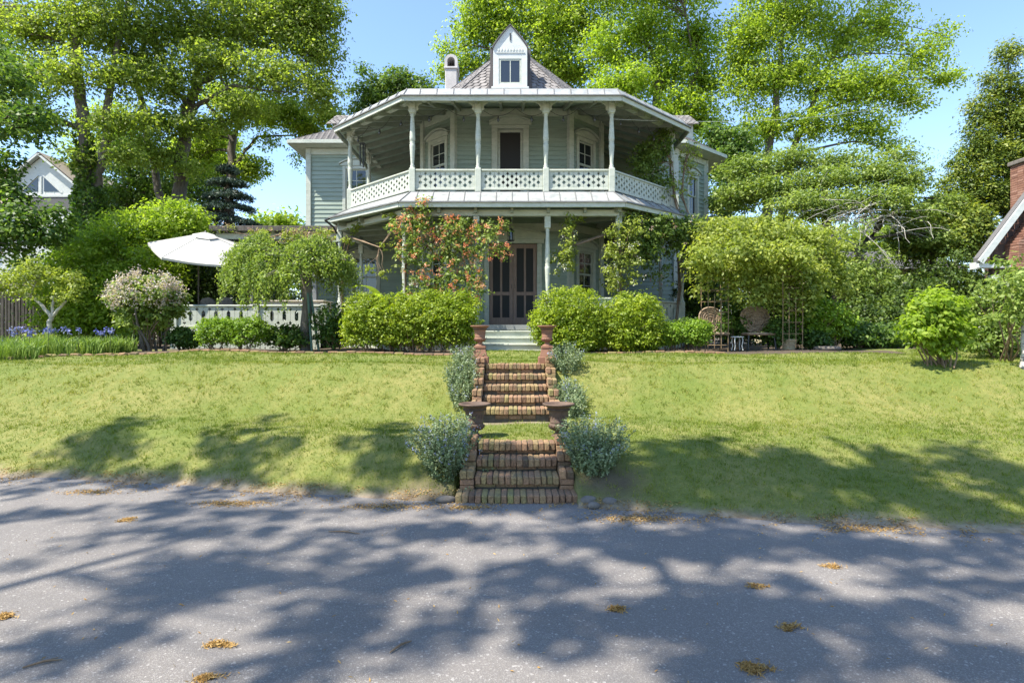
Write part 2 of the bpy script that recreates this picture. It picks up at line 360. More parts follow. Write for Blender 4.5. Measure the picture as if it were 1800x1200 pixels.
def tree(name, label, cat, seed, trunks, lobes, nclump, per, rc, L, Wd, leaf, bark, group=None, shell=.42, flat=.6, up=.7,
         twigs=60, limb=.42, droop=0., base_z=None, tmean=.5, tvar=.17, branchpts=True, zmin=None, extra=None):
    """trunks: lists of (x, y, z, r); a limb runs to every lobe, twigs to some leaf clumps"""
    rng = np.random.default_rng(seed)
    b0 = trunks[0][0]; root = empty(name, (b0[0], b0[1], b0[2]), label, cat, group)
    Q, t, cc, li = crown(rng, lobes, nclump, per, rc, L, Wd, up, shell, flat, tvar, droop, None, tmean, zmin)
    tm = MB(); nodes = []
    for tr in trunks:
        pts = [Vector(p[:3]) for p in tr]; rr = [p[3] for p in tr]; P = []; R = []
        for i in range(len(pts) - 1):
            for k in range(4):
                s_ = k / 4; q = pts[i].lerp(pts[i + 1], s_); w = rr[i] * .25
                P.append(tuple(q + Vector((sin(i * 5 + k * 2.1) * w, cos(i * 3 + k * 1.7) * w, 0)) * (1 if i + k else 0))); R.append((rr[i] * (1 - s_) + rr[i + 1] * s_) * (.72 if pts[0].y > 20 else 1))
        P.append(tuple(pts[-1])); R.append(rr[-1])
        P0 = list(P[0]); P0[2] -= .2
        if tr is trunks[0]: P.insert(0, tuple(P0)); R.insert(0, R[0] * 1.35)
        tm.tube(P, R, 10); nodes += [(np.array(p), r) for p, r in zip(P[len(P) // 3:], R[len(P) // 3:])]
    lim = []
    for k, lb in enumerate(lobes):
        c = np.array(lb[:3]); best = min(nodes, key=lambda q: np.linalg.norm(q[0] - c) + 1.2 * max(0, q[0][2] - c[2]))
        r0 = best[1] * limb; pts = curve_pts(rng, best[0], c, 8, 0, .12, .06)
        rs = [r0 * (1 - .8 * i / 7) + .006 for i in range(8)]
        tm.tube(pts, rs, 6); lim.append((pts, rs))
    for j in rng.choice(len(cc), min(twigs, len(cc)), replace=False):
        pts, rs = lim[li[j]]; q = int(rng.integers(3, 8)); 
        p = curve_pts(rng, pts[q], cc[j], 5, 0, .15, .04); r0 = min(rs[q] * .6, .05)
        tm.tube(p, [r0 * (1 - .8 * i / 4) + .003 for i in range(5)], 4)
    tm.build('trunk', bark, root)
    raw_mesh('crown', Q, 4, t, leaf, root)
    return root

def shrub(name, label, cat, seed, base, lobes, nclump, per, rc, L, Wd, leaf, group=None, stems=9, stem_mat=None, zmin=None, spread=.75, **kw):
    rng = np.random.default_rng(seed); root = empty(name, base, label, cat, group)
    Q, t, cc, li = crown(rng, lobes, nclump, per, rc, L, Wd, zmin=zmin if zmin is not None else base[2] + .02, **kw)
    raw_mesh('foliage', Q, 4, t, leaf, root)
    sm = MB()
    for j in rng.choice(len(cc), min(stems, len(cc)), replace=False):
        b_ = np.array(base) + np.array([rng.normal() * .08, rng.normal() * .08, -.05])
        if len(lobes) > 1: b_[:2] = spread * np.array(lobes[li[j]][:2]) + (1 - spread) * b_[:2]
        p = curve_pts(rng, b_, cc[j], 6, 0, .12, .08); sm.tube(p, [.012 * (1 - .75 * i / 5) + .003 for i in range(6)], 5)
    sm.build('stems', stem_mat or M['twig'], root)
    return root
def blooms(rng, P, per, rad, L, Wd, tvar=.2):
    idx = np.repeat(np.arange(len(P)), per)
    Q = P[idx] + rng.normal(size=(len(idx), 3)) * rad
    t = np.clip(rng.normal(.5, tvar, len(P))[idx] + rng.normal(0, .12, len(idx)), 0, 1)
    return leaf_quads(rng, Q, L * rng.uniform(.7, 1.2, len(Q)), Wd, .2), t

# ---------------------------------------------------------------- terrain
def road_edge(x):
    return 5.87 - .198 * np.clip(x, -40, 40) + .05 * np.sin(1.3 * x + 1) + .03 * np.sin(3.7 * x + 2) + .02 * np.sin(9.1 * x)
def sstep(a, b_, x):
    t = np.clip((x - a) / np.maximum(b_ - a, 1e-6), 0, 1); return t * t * (3 - 2 * t)
def height(x, y):
    x = np.asarray(x, float); y = np.asarray(y, float); e = road_edge(x); yb = np.maximum(6.75, e + .85)
    h = -.05 + .055 * sstep(-.35, .05, y - e)
    t = np.clip((y - e) / (yb - e), 0, 1); h = h + .43 * (t * 1.15 - .15 * t * t) * (t > 0) * 1.0
    y2 = np.maximum(8.25, yb + .1); t2 = np.clip((y - yb) / (y2 - yb), 0, 1); h = h + .03 * t2
    t3 = sstep(0, 1, (y - y2) / np.maximum(9.95 - y2, .9) ); h = h + .72 * t3
    h = h + .12 * sstep(9.8, 14, y)
    h = h + (.018 * np.sin(1.9 * x + .6 * y) + .015 * np.sin(3.1 * y + 1.1 * x)) * sstep(0, 1.2, y - e)
    far = sstep(0, 3, (e - 9.0) - y); h = h + .5 * far           # the bank across the street, behind the viewer
    # the stairs are cut into the slope
    cut = (np.abs(x - .05) < .60) & (((y > 5.75) & (y < 6.86)) | ((y > 8.30) & (y < 9.62)))
    h = np.where(cut, h - .35, h)
    lane = (np.abs(x - .05) < .66)
    h = np.where(lane & (y >= 6.86) & (y <= 8.30), .452 + .01 * np.sin(5 * x), h)
    h = np.where(lane & (y > 9.62) & (y < 11), np.minimum(h, 1.2), h)
    return h
def hz(x, y): return float(height(x, y))
xs = np.concatenate([[-900, -400, -200, -110, -60, -40, -28, -21], np.arange(-17, -.75, .14), np.arange(-.75, .85, .05), np.arange(.85, 17, .14), [21, 28, 40, 60, 110, 200, 400, 900]])
ys = np.concatenate([[-900, -300, -100, -40, -20, -12, -9, -7, -5, -3, -1, 1, 2, 3], np.arange(3.6, 16.2, .07), [17, 19, 22, 26, 32, 45, 70, 120, 300, 900]])
GX, GY = np.meshgrid(xs, ys); GZ = height(GX, GY)
me = bpy.data.meshes.new('ground'); nx, ny = len(xs), len(ys)
me.vertices.add(nx * ny); me.vertices.foreach_set('co', np.stack([GX, GY, GZ], -1).reshape(-1).astype(np.float32))
ii = (np.arange(ny - 1)[:, None] * nx + np.arange(nx - 1)[None]).reshape(-1)
fq = np.stack([ii, ii + 1, ii + nx + 1, ii + nx], 1)
me.loops.add(fq.size); me.loops.foreach_set('vertex_index', fq.reshape(-1).astype(np.int32))
me.polygons.add(len(fq)); me.polygons.foreach_set('loop_start', np.arange(0, fq.size, 4, dtype=np.int32)); me.update(calc_edges=True)
me.polygons.foreach_set('use_smooth', np.ones(len(fq), bool))
def wob(x, y): return .5 + .25 * np.sin(2.1 * x + 1.3 * y) + .25 * np.sin(5.3 * x - 3.1 * y + 1) + .2 * np.sin(11 * x + 2) * np.sin(9 * y)
def sand_at(x, y):
    s_ = y - road_edge(x); w = wob(x, y)
    a = 1 - sstep(.0, .08 + .20 * w, s_)
    a = np.maximum(a, .55 * (1 - sstep(.0, .45, np.hypot((np.abs(x - .05) - .9) / .9, (y - 6.1) / .5))))
    a = np.maximum(a, (np.abs(x - .05) < .6) * .85 * np.maximum(1 - sstep(0, .22, np.abs(y - 8.22)), 1 - sstep(.05, .3, np.abs(y - 13.7))))
    return np.clip(a, 0, 1)
def bed_front(x):                                  # front line of the planting beds before the house
    return np.where(np.abs(x - .02) < .75, 14.6, 12.75 + .25 * np.sin(.8 * x) + .0 * x) - np.where(x < -4.2, .0, 0)
def soil_at(x, y):
    a = sstep(-.08, .08, y - bed_front(x)) * (np.abs(x) < 8.6)
    a = np.maximum(a, sstep(15.2, 15.6, y) * (np.abs(x) < 40)); w = wob(2 * x, 2 * y)
    return np.clip(np.maximum(a, (.55 + .5 * w) * np.exp(-((np.abs(x - .02) - .95) / .38) ** 2 - ((y - 6.05) / .28) ** 2)), 0, 1)
for nm, fn in (('sand', sand_at), ('soil', soil_at)):
    a = me.attributes.new(nm, 'FLOAT', 'POINT'); a.data.foreach_set('value', fn(GX, GY).reshape(-1).astype(np.float32))
tag(link('ground', me, M['ground']), kind='structure')

rx = np.concatenate([np.linspace(-60, -12, 25), np.linspace(-11.5, 11.5, 60), np.linspace(12, 60, 25)])
mb = MB()
far_e = np.array([5.87 - .198 * np.clip(x, -40, 40) + .5 for x in rx]); near_e = far_e - 9.4; k = len(rx)
mb.add([(x, y, 0) for x, y in zip(rx, near_e)] + [(x, y, 0) for x, y in zip(rx, far_e)], [(i, i + 1, i + 1 + k, i + k) for i in range(k - 1)])
tag(mb.build('road', M['asphalt']), kind='structure')

# grass blades
def grass():
    rng = np.random.default_rng(3); out = []; tints = []
    for (y0, y1, dens, hgt, wd) in ((4.4, 6.6, 3000, .042, .0065), (6.6, 8.6, 2300, .046, .008), (8.6, 10.6, 1500, .05, .010), (10.6, 13.6, 850, .05, .013)):
        hw = .90 * y1 + .6; n_ = int(2 * hw * (y1 - y0) * dens)
        x = rng.uniform(-hw, hw, n_); y = rng.uniform(y0, y1, n_)
        ok = (np.abs(x) < .9 * y + .5) & (y - road_edge(x) > 0.03)
        ok &= rng.random(n_) > np.maximum(sand_at(x, y), soil_at(x, y)) * 1.02
        ok &= ~((np.abs(x - .05) < .62) & (((y > 5.7) & (y < 6.88)) | ((y > 8.28) & (y < 9.64))))
        patch = wob(.55 * x, .6 * y + 4) * .6 + .4 * wob(1.7 * x + 3, 1.5 * y)
        ok &= rng.random(n_) < .55 + .55 * patch
        x, y, patch = x[ok], y[ok], patch[ok]; n_ = len(x)
        tf = rng.random(n_) < .38; nt = max(1, tf.sum() // 12); pick = rng.integers(0, n_, nt); ti = rng.integers(0, nt, n_); x = np.where(tf, x[pick][ti] + rng.normal(0, .028, n_), x); y = np.where(tf, y[pick][ti] + rng.normal(0, .028, n_), y)
        tall = np.where(tf, rng.uniform(1.0, 1.45, nt)[ti], 1.0); tt_ = np.where(tf, rng.normal(-.02, .11, nt)[ti], 0)
        z = height(x, y); P = np.stack([x, y, z - .004], 1)
        a = rng.uniform(0, 2 * pi, n_); h = .82 * hgt * tall * rng.uniform(.45, 1.2, n_); w = wd * rng.uniform(.7, 1.3, n_)
        sd = np.stack([np.cos(a), np.sin(a), 0 * a], 1) * w[:, None] * .5
        ln = rng.normal(size=(n_, 2)) * .55; tip = P + np.stack([ln[:, 0] * h, ln[:, 1] * h, h], 1)
        out.append(np.stack([P - sd, P + sd, tip], 1))
        dry = wob(.9 * x + 1, .8 * y + 7) * .5 + .25 * wob(3.3 * x, 3.1 * y)
        band = np.exp(-((y - 9.2 - .2 * np.sin(x)) / .9) ** 2) + .7 * np.exp(-((y - road_edge(x) - .1) / .35) ** 2)
        tints.append(np.clip(.04 + .58 * dry + .30 * band + tt_ + rng.normal(0, .15, n_), 0, 1))
    tag(raw_mesh('grass', np.concatenate(out), 3, np.concatenate(tints), L_['grass'], None), 'short mown lawn grass on the bank and terrace', 'grass', kind='stuff')
grass()

# ---------------------------------------------------------------- brick steps
def brick_row(mb, x0, x1, y0, y1, z0, z1, pitch, along='x', curve=0):
    n_ = max(1, round(((x1 - x0) if along == 'x' else (y1 - y0)) / pitch)); p = ((x1 - x0) if along == 'x' else (y1 - y0)) / n_
    for i in range(n_):
        dz = random.uniform(-.005, .004); dy = random.uniform(-.007, .007); g = random.uniform(.0015, .004); t = min(1, max(0, random.gauss(.5, .21)))
        if along == 'x':
            xm = x0 + (i + .5) * p; q = ((xm - .05) / .55) ** 2 * curve
            mb.cbox(x0 + i * p + g, x0 + (i + 1) * p - g, y0 + dy + q, y1, z0, z1 + dz, .009, t, .004)
        else: mb.cbox(x0 + dy * .5, x1 + dy * .5, y0 + i * p + g, y0 + (i + 1) * p - g, z0, z1 + dz, .012, t, .004)
def stairs(name, label, Y0, Z, rise0, tread, x0, x1, cw, gz, curve=0, wide_first=False):
    root = empty(name, (.05, Y0, gz), label, 'steps')
    zp = gz - .1
    for k, z in enumerate(Z):
        mb = MB(); y = Y0 + tread * k; a, b_ = x0, x1
        if wide_first and k == 0: a, b_ = x0 - cw - .02, x1 + cw + .02
        brick_row(mb, a, b_, y, y + tread + .02, z - .085, z, .064, 'x', curve)
        if z - .085 - zp > .02: brick_row(mb, a, b_, y + .055, y + .2, max(zp, z - .155), z - .087, .2, 'x', curve)
        o = mb.build('step', M['brick'], root)
        c = MB(); c.box(a + .01, b_ - .01, y + .075, Y0 + tread * len(Z) + .1, zp - .1, z - .012); c.build('mortar_core', M['mortar'], o)
        zp = z
    for sd in (-1, 1):
        mb = MB()
        xa, xb = (x0 - cw, x0 - .004) if sd < 0 else (x1 + .004, x1 + cw)
        for k, z in enumerate(Z):
            if wide_first and k == 0: continue
            y = Y0 + tread * k - (.0 if wide_first else .03); zt = z + .10 if not wide_first else z + .06
            brick_row(mb, xa, xb, y, y + tread - .006, zt - .085, zt, .066, 'x')
            zz = zt - .089
            lo = (Z[k - 1] if k else gz) - .12
            while zz > lo:
                brick_row(mb, xa, xb, y + .01, y + tread - .008, zz - .062, zz, .14, 'x'); zz -= .067
        mb.build('cheek_wall', M['brick'], root)
    return root
stairs('brick_stairs', 'lower flight of mossy brick steps rising from the road edge', 5.87, [.08, .205, .33, .455], .08, .26, -.385, .485, .155, .0, .03, True)
stairs('brick_stairs', 'upper flight of five brick steps between the terracotta urns and the grass landing', 8.36, [.63, .765, .905, 1.05, 1.20], .16, .30, -.43, .53, .15, .46, .05)
for (x, y, r, sx, lab) in ((.75, 5.86, .075, 1.2, 'rounded grey stone at the right foot of the lower brick steps, nearest the bricks'), (.78, 5.72, .05, 1.2, 'small flat stone lying on the sand before the rounded stones right of the steps'),
                          (.95, 5.82, .07, 1.1, 'rounded grey stone tucked under the right lower catmint'), (-.66, 5.93, .055, 1.9, 'pale flat stone on the sand at the left foot of the lower steps')):
    mb = MB(); rng = np.random.default_rng(int(x * 100) + 200); ring = []
    prof = [(.02, -.5), (.8, -.35), (1, .05), (.85, .5), (.5, .75), (.05, .85)]
    vs = []
    for (rr, zz) in prof:
        for kk in range(12):
            a = kk * pi / 6; q = 1 + .12 * sin(2 * a + x * 9) + .07 * sin(3 * a + zz * 3)
            vs.append((x + r * rr * sx * q * cos(a), y + r * rr * q * sin(a), .02 + r * zz))
    mb.add(vs, [(i * 12 + kk, i * 12 + (kk + 1) % 12, i * 12 + 12 + (kk + 1) % 12, i * 12 + 12 + kk) for i in range(5) for kk in range(12)], .5, True)
    tag(mb.build('field_stone', M['stone'], None, (x, y, 0)), lab, 'stone')

# ---------------------------------------------------------------- house
house = empty('victorian_house', (0, 17, 1.3), 'pale green two storey Victorian house with octagonal double porch and slate tower roof', 'house')
def siding(name, p0, p1, z0, z1, holes=(), mat='siding', board=.125, parent=None):
    Mx, Ln = frame(p0, p1); mb = MB(Mx); z = z0
    while z < z1 - 1e-4:
        zt = min(z + board, z1); cuts = [(0, Ln)]
        edges = [h for h in holes if h[2] < zt - 1e-4 and h[3] > z + 1e-4]
        for h in edges:
            nc = []
            for (a, b_) in cuts:
                if h[1] <= a or h[0] >= b_: nc.append((a, b_)); continue
                if h[0] > a: nc.append((a, h[0]))
                if h[1] < b_: nc.append((h[1], b_))
            cuts = nc
        for (a, b_) in cuts:
            j = random.uniform(-.002, .002)
            mb.add([(a, .025 + j, z), (b_, .025 - j, z), (b_, 0, zt), (a, 0, zt), (a, -.02, z), (b_, -.02, z), (a, -.03, zt), (b_, -.03, zt)],
                   [(0, 1, 2, 3), (4, 5, 1, 0), (5, 4, 6, 7)], random.random())
        z = zt
    return mb.build(name, M[mat], parent or house)
def window(p0, p1, uc, z0, z1, w, hood=True, cols=2, rows=(1, 1), cas=.11, parent=None, trim='trim', meet=.5):
    """sash window: casing with arched hood, sash, pane and sill"""
    Mx, Ln = frame(p0, p1); a, b_ = uc - w / 2, uc + w / 2; mb = MB(Mx)
    mb.cbox(a - cas, a, -.08, .045, z0, z1 + cas, .006); mb.cbox(b_, b_ + cas, -.08, .045, z0, z1 + cas, .006)
    mb.cbox(a + .002, b_ - .002, -.08, .043, z1, z1 + cas, .006)
    if hood:
        e = cas + .07; zb = z1 + cas + .003; H = .05; R = .15
        top = [(a - e + (w + 2 * e) * i / 16, zb + H + R * (1 - (2 * i / 16 - 1) ** 2)) for i in range(17)]
        mb.prism([(a - e, zb), (b_ + e, zb)] + top[::-1], -.02, .07)
        top2 = [(a - e - .04 + (w + 2 * e + .08) * i / 16, zb + H + .004 + (R + .02) * (1 - (2 * i / 16 - 1) ** 2)) for i in range(17)]
        for i in range(16):
            (u0, q0), (u1, q1) = top2[i], top2[i + 1]
            mb.prism([(u0, q0), (u1, q1), (u1, q1 + .04), (u0, q0 + .04)], -.02, .12)
    win = mb.build('window', M[trim], parent or house)
    s = MB(Mx); zm = z0 + (z1 - z0) * meet; f = .045
    for (q0, q1, d) in ((zm, z1, -.02), (z0 + .03, zm + .03, -.045)):
        s.cbox(a + .003, a + f, d - .03, d, q0, q1, .004); s.cbox(b_ - f, b_ - .003, d - .03, d, q0, q1, .004)
        s.cbox(a + f, b_ - f, d - .029, d - .001, q0, q0 + f, .004); s.cbox(a + f, b_ - f, d - .029, d - .001, q1 - f, q1, .004)
        nr = rows[0] if q0 == zm else rows[1]
        for c_ in range(1, cols): x = a + w * c_ / cols; s.box(x - .011, x + .011, d - .025, d - .004, q0 + f, q1 - f)
        for r_ in range(1, nr): zz = q0 + (q1 - q0) * r_ / nr; s.box(a + f, b_ - f, d - .023, d - .006, zz - .011, zz + .011)
    s.build('sash', M[trim], win)
    g = MB(Mx); g.box(a + .01, b_ - .01, -.037, -.034, zm + .01, z1 - .01); g.box(a + .01, b_ - .01, -.062, -.059, z0 + .04, zm + .02); g.build('pane', M['glass'], win)
    k = MB(Mx); k.cbox(a - cas - .03, b_ + cas + .03, -.08, .085, z0 - .05, z0 - .002, .008); k.build('sill', M[trim], win)
    bk = MB(Mx); bk.box(a - .02, b_ + .02, -.4, -.38, z0 - .02, z1 + .02); bk.build('dark_interior', M['screen'], win)  # dark sheet stands in for the unlit room behind the pane
    return win

BF = ((-1.65, 17), (1.65, 17)); BL = ((-2.66, 18), (-1.65, 17)); BR = ((1.65, 17), (2.66, 18)); blen = sqrt(1.01 ** 2 + 1)
siding('wall', *BF, 1.9, 8.25, [(1.0, 2.36, 1.9, 4.27), (1.24, 1.96, 5.2, 7.53)])
wz = (2.75, 4.1); wu = (5.95, 7.3)
for q in (BL, BR): siding('wall', *q, 1.9, 8.25, [(blen / 2 - .33, blen / 2 + .33, *wz), (blen / 2 - .33, blen / 2 + .33, *wu)])
siding('wall', (-2.66, 21), (-2.66, 18), 1.9, 8.25); siding('wall', (2.66, 18), (2.66, 21), 1.9, 8.25)
siding('wall', (-7.14, 21), (-2.66, 21), 1.3, 8.3, [(1.30, 2.04, 5.9, 7.5), (1.60, 2.4, 3.0, 4.4)], board=.15)
siding('wall', (-7.14, 27), (-7.14, 21), 1.3, 8.3, board=.15)
siding('wall', (2.66, 21), (5.75, 21), 1.3, 8.3, board=.15)
cl = sqrt(1.5 ** 2 + 1.4 ** 2)
siding('wall', (5.75, 21), (7.25, 22.4), 1.3, 8.3, [(.86, 1.42, 6.05, 7.4), (.86, 1.42, 2.6, 4.0)], board=.15)
siding('wall', (7.25, 22.4), (7.25, 27), 1.3, 8.3, board=.15)
siding('wall', (7.25, 27), (-7.14, 27), 1.3, 8.3, board=.3)
for q in (BL, BR): 
    window(*q, blen / 2, *wz, .66, rows=(2, 2)); window(*q, blen / 2, *wu, .66, rows=(2, 2))
window((-7.14, 21), (-2.66, 21), 1.67, 5.9, 7.5, .74, hood=True, rows=(2, 1)); window((-7.14, 21), (-2.66, 21), 2.0, 3.0, 4.4, .8)
window((5.75, 21), (7.25, 22.4), 1.14, 6.05, 7.4, .56, rows=(1, 1)); window((5.75, 21), (7.25, 22.4), 1.14, 2.6, 4.0, .56)
# corner boards, belt boards
mb = MB()
for (x, y, w) in ((-1.65, 17, .16), (1.65, 17, .16), (-2.66, 18, .16), (2.66, 18, .16)): mb = MB(); mb.bar((x, y, 1.93), (x, y, 8.2), w, w, (.4 * x, -1, 0)); mb.build('corner_board', M['trim'], house)
for (x, y) in ((-7.14, 21), (7.25, 22.4), (5.75, 21)): mb = MB(); mb.bar((x, y, 1.3), (x, y, 8.2), .17, .17, (0, -1, 0)); mb.build('corner_board', M['trim'], house)
for (p, q) in (BF, BL, BR):
    Mx, Ln = frame(p, q)
    for (z0, z1) in ((7.88, 8.10), (4.62, 4.84)): m2 = MB(Mx); m2.cbox(.09, Ln - .09, .0, .05, z0, z1); m2.build('frieze_board', M['trim'], house)
# front screen doors
Mx, Ln = frame(*BF)
mb = MB(Mx); a, b_ = 1.0, 2.36
mb.cbox(a - .14, a, -.1, .05, 1.93, 4.27, .008); mb.cbox(b_, b_ + .14, -.1, .05, 1.93, 4.27, .008); mb.cbox(a - .2, b_ + .2, -.1, .075, 4.272, 4.40, .008)
top = [(a - .28 + (b_ - a + .56) * i / 20, 4.47 + .20 * (1 - (2 * i / 20 - 1) ** 2)) for i in range(21)]
mb.prism([(a - .28, 4.403), (b_ + .28, 4.403)] + top[::-1], -.02, .07)
for i in range(20): mb.prism([(top[i][0], top[i][1] + .003), (top[i + 1][0], top[i + 1][1] + .003), (top[i + 1][0], top[i + 1][1] + .05), (top[i][0], top[i][1] + .05)], -.02, .13)
mb.build('door_casing', M['trim'], house)
for (u0, u1, hs) in ((1.005, 1.677, 1), (1.683, 2.355, -1)):
    d = MB(Mx)
    d.cbox(u0, u0 + .1, -.07, -.03, 1.96, 4.26, .005); d.cbox(u1 - .1, u1, -.07, -.03, 1.96, 4.26, .005)
    for (z0, z1) in ((1.96, 2.17), (2.80, 2.90), (4.14, 4.26)): d.cbox(u0 + .1, u1 - .1, -.069, -.031, z0, z1, .005)
    um = (u0 + u1) / 2; d.cbox(um - .03, um + .03, -.068, -.032, 2.17, 2.80, .004); d.cbox(um - .03, um + .03, -.068, -.032, 2.90, 4.14, .004)
    dr = d.build('screen_door', M['brown'], house)
    s = MB(Mx); s.box(u0 + .05, u1 - .05, -.052, -.048, 2.1, 4.2); s.build('screen', M['screen'], dr)
    h = MB(Mx); uu = u1 - .05 if hs > 0 else u0 + .05; h.tube([(uu, -.03, 3.0), (uu, .01, 3.01), (uu, .01, 3.11), (uu, -.03, 3.12)], .008); h.build('handle', M['black'], dr)
# balcony door
mb = MB(Mx); a, b_ = 1.24, 1.96
mb.cbox(a - .17, a, -.1, .05, 5.25, 7.53, .008); mb.cbox(b_, b_ + .17, -.1, .05, 5.25, 7.53, .008); mb.cbox(a - .17, b_ + .17, -.1, .052, 7.532, 7.63, .008)
top = [(a - .24 + (b_ - a + .48) * i / 20, 7.68 + .17 * (1 - (2 * i / 20 - 1) ** 2)) for i in range(21)]
mb.prism([(a - .24, 7.633), (b_ + .24, 7.633)] + top[::-1], -.02, .07)
for i in range(20): mb.prism([(top[i][0], top[i][1] + .003), (top[i + 1][0], top[i + 1][1] + .003), (top[i + 1][0], top[i + 1][1] + .05), (top[i][0], top[i][1] + .05)], -.02, .13)
mb.build('door_casing', M['trim'], house)
d = MB(Mx); d.cbox(a + .003, a + .07, -.06, -.02, 5.26, 7.52, .005); d.cbox(b_ - .07, b_ - .003, -.06, -.02, 5.26, 7.52, .005); d.cbox(a + .07, b_ - .07, -.06, -.02, 7.44, 7.52, .005); d.cbox(a + .07, b_ - .07, -.06, -.02, 5.26, 5.5, .005)
dr = d.build('balcony_door', M['trim'], house); s = MB(Mx); s.box(a + .03, b_ - .03, -.042, -.038, 5.4, 7.48); s.build('screen', M['screen'], dr)

# porch platforms: (front half width, corner x, corner y, front y)
def octo(hw, cx, cy, fy, back=21.0): return [(-cx, back), (-cx, cy), (-hw, fy), (hw, fy), (cx, cy), (cx, back)]
mb = MB(); mb.slab(octo(2.8, 5.1, 16.9, 14.62)[::1], 1.80, 1.92); mb.build('porch_floor', M['deckwood'], house)
mb = MB(); mb.slab(octo(2.53, 4.70, 17.03, 14.92), 5.10, 5.245); mb.build('balcony_floor', M['deckwood'], house)
def along(poly, w, z0, z1, mat, name, seg=None):
    mb = MB()
    for i in range(len(poly) - 1):
        (xa, ya), (xb, yb) = poly[i], poly[i + 1]; mb.bar((xa, ya, (z0 + z1) / 2), (xb, yb, (z0 + z1) / 2 + .002 * (i % 2)), w + .002 * (i % 2), z1 - z0)
    return mb.build(name, M[mat], house)
along(octo(2.72, 5.03, 16.93, 14.68), .04, 1.66, 1.80, 'trim', 'floor_fascia')
# lattice skirt
def skirt(p, q, z0, z1, mat='trim'):
    Mx, Ln = frame(p, q); mb = MB(Mx); n_ = int(Ln / .13)
    for i in range(n_): u = i * Ln / n_; fret_strip(mb, u + .004, u + Ln / n_ - .004, z0, z1, .02, [(.5, .035)], [(.2, .03), (.8, .03)], 0, 1)
    mb.build('porch_skirt', M[mat], house)
def fret_strip(mb, u0, u1, z0, z1, th, A, B_, la, lb, long_=False):
    """one sawn board: notches on its left edge from list A and on its right edge from B (fraction of height, half height)"""
    H = z1 - z0
    def notch(lst, x, s_):
        pts = []
        for (fz, hh) in lst:
            zc = z0 + fz * H; d = min(hh, (u1 - u0) * .42) if hh < .1 else min(.045, (u1 - u0) * .36)
            if hh < .1: pts += [(x, zc - hh), (x + s_ * d, zc), (x, zc + hh)]
            else: pts += [(x, zc - hh), (x + s_ * d, zc - hh + d * 1.3), (x + s_ * d, zc + hh - d * 1.3), (x, zc + hh)]
        return pts
    P = [(u0, z0)] + notch(A, u0, 1) + [(u0, z1), (u1, z1)] + notch(B_, u1, -1)[::-1] + [(u1, z0)]
    mb.prism(P[::-1], -th / 2, th / 2)
def fret(p, q, z0, z1, kind, parent=None, mat='trim', w=None):
    """sawn-board railing between two posts"""
    Mx, Ln = frame(p, q); mb = MB(Mx)
    if kind == 'upper': w = w or .115; A, B_ = [(.17, .05), (.52, .05), (.87, .036)], [(.345, .05), (.70, .05)]
    else: w = w or .17; A, B_ = [(.5, .155)], [(.14, .045), (.86, .045)]
    n_ = 2 * max(1, round(Ln / w / 2)); w = Ln / n_
    r0 = z0 + .05; r1 = z1 - .05
    for i in range(n_):
        a, b_ = (A, B_) if i % 2 == 0 else (B_, A)
        u0, u1 = i * w, (i + 1) * w
        fret_strip(mb, u0 + (.004 if i else .0), u1 - .004, r0, r1, .028, a if i else [], b_ if i < n_ - 1 else [], 0, 0)
    mb.cbox(0, Ln, -.05, .05, z1 - .048, z1, .012); mb.cbox(0, Ln, -.035, .035, z0, z0 + .048, .008)
    return mb.build('railing', M[mat], parent or house)
def post(x, y, z0, zr, z1, turned=True, w=.15, brackets=True, dirs=((1, 0), (-1, 0)), mat='trim', cap=True):
    mb = MB(); h = w / 2
    mb.cbox(x - h, x + h, y - h, y + h, z0, zr, .012)
    L = z1 - zr; r = w * .46
    zt = z1 - (.30 if cap else .0)
    if turned:
        s_ = (zt - zr)
        prof = [(r * .95, 0), (r * .95, .02), (r * .6, .03), (r * .85, .05), (r * .6, .07), (r * .62, .10), (r * .86, .30), (r * .98, .40), (r * .98, .44), (r * .72, .455), (r * 1.0, .475), (r * .72, .495),
                (r * .98, .51), (r * 1.0, .56), (r * .80, .78), (r * .66, .92), (r * .62, .95), (r * .85, .965), (r * .62, .98), (r * .85, 1.0)]
        mb.lathe([(a, zr + b_ * s_) for a, b_ in prof], (x, y, 0), 16)
    else: mb.cbox(x - h * .85, x + h * .85, y - h * .85, y + h * .85, zr, zt, .02)
    if cap: mb.cbox(x - h, x + h, y - h, y + h, zt, z1, .012)
    o = mb.build('porch_post', M[mat], house)
    if brackets:
        b = MB()
        for (dx, dy) in dirs:
            u = Vector((dx, dy, 0)).normalized()
            Mx = Matrix(((u.x, -u.y, 0, x + u.x * h), (u.y, u.x, 0, y + u.y * h), (0, 0, 1, z1), (0, 0, 0, 1))); b.M = Mx
            pts = [(0, 0), (.17, 0), (.165, -.035), (.11, -.06), (.075, -.10), (.06, -.15), (.08, -.18), (.05, -.215), (.02, -.225), (.012, -.27), (0, -.29)]
            b.prism(pts, -.022, .022)
        b.build('bracket', M[mat], o)
    return o
dg = .7071
UP = [(-4.64, 17.13), (-2.5, 15), (-.85, 15), (.85, 15), (2.5, 15), (4.58, 17.13)]
upd = [((0, 1), (dg, -dg)), ((1, 0), (-dg, dg)), ((1, 0), (-1, 0)), ((1, 0), (-1, 0)), ((-1, 0), (dg, dg)), ((0, 1), (-dg, -dg))]
for (x, y), dd in zip(UP, upd): post(x, y, 5.246, 5.84, 7.52, True, .155, True, dd)
post(-4.64, 19.4, 5.246, 5.84, 7.52, True, .155, True, ((0, 1), (0, -1))); post(4.58, 19.4, 5.246, 5.84, 7.52, True, .155, True, ((0, 1), (0, -1)))
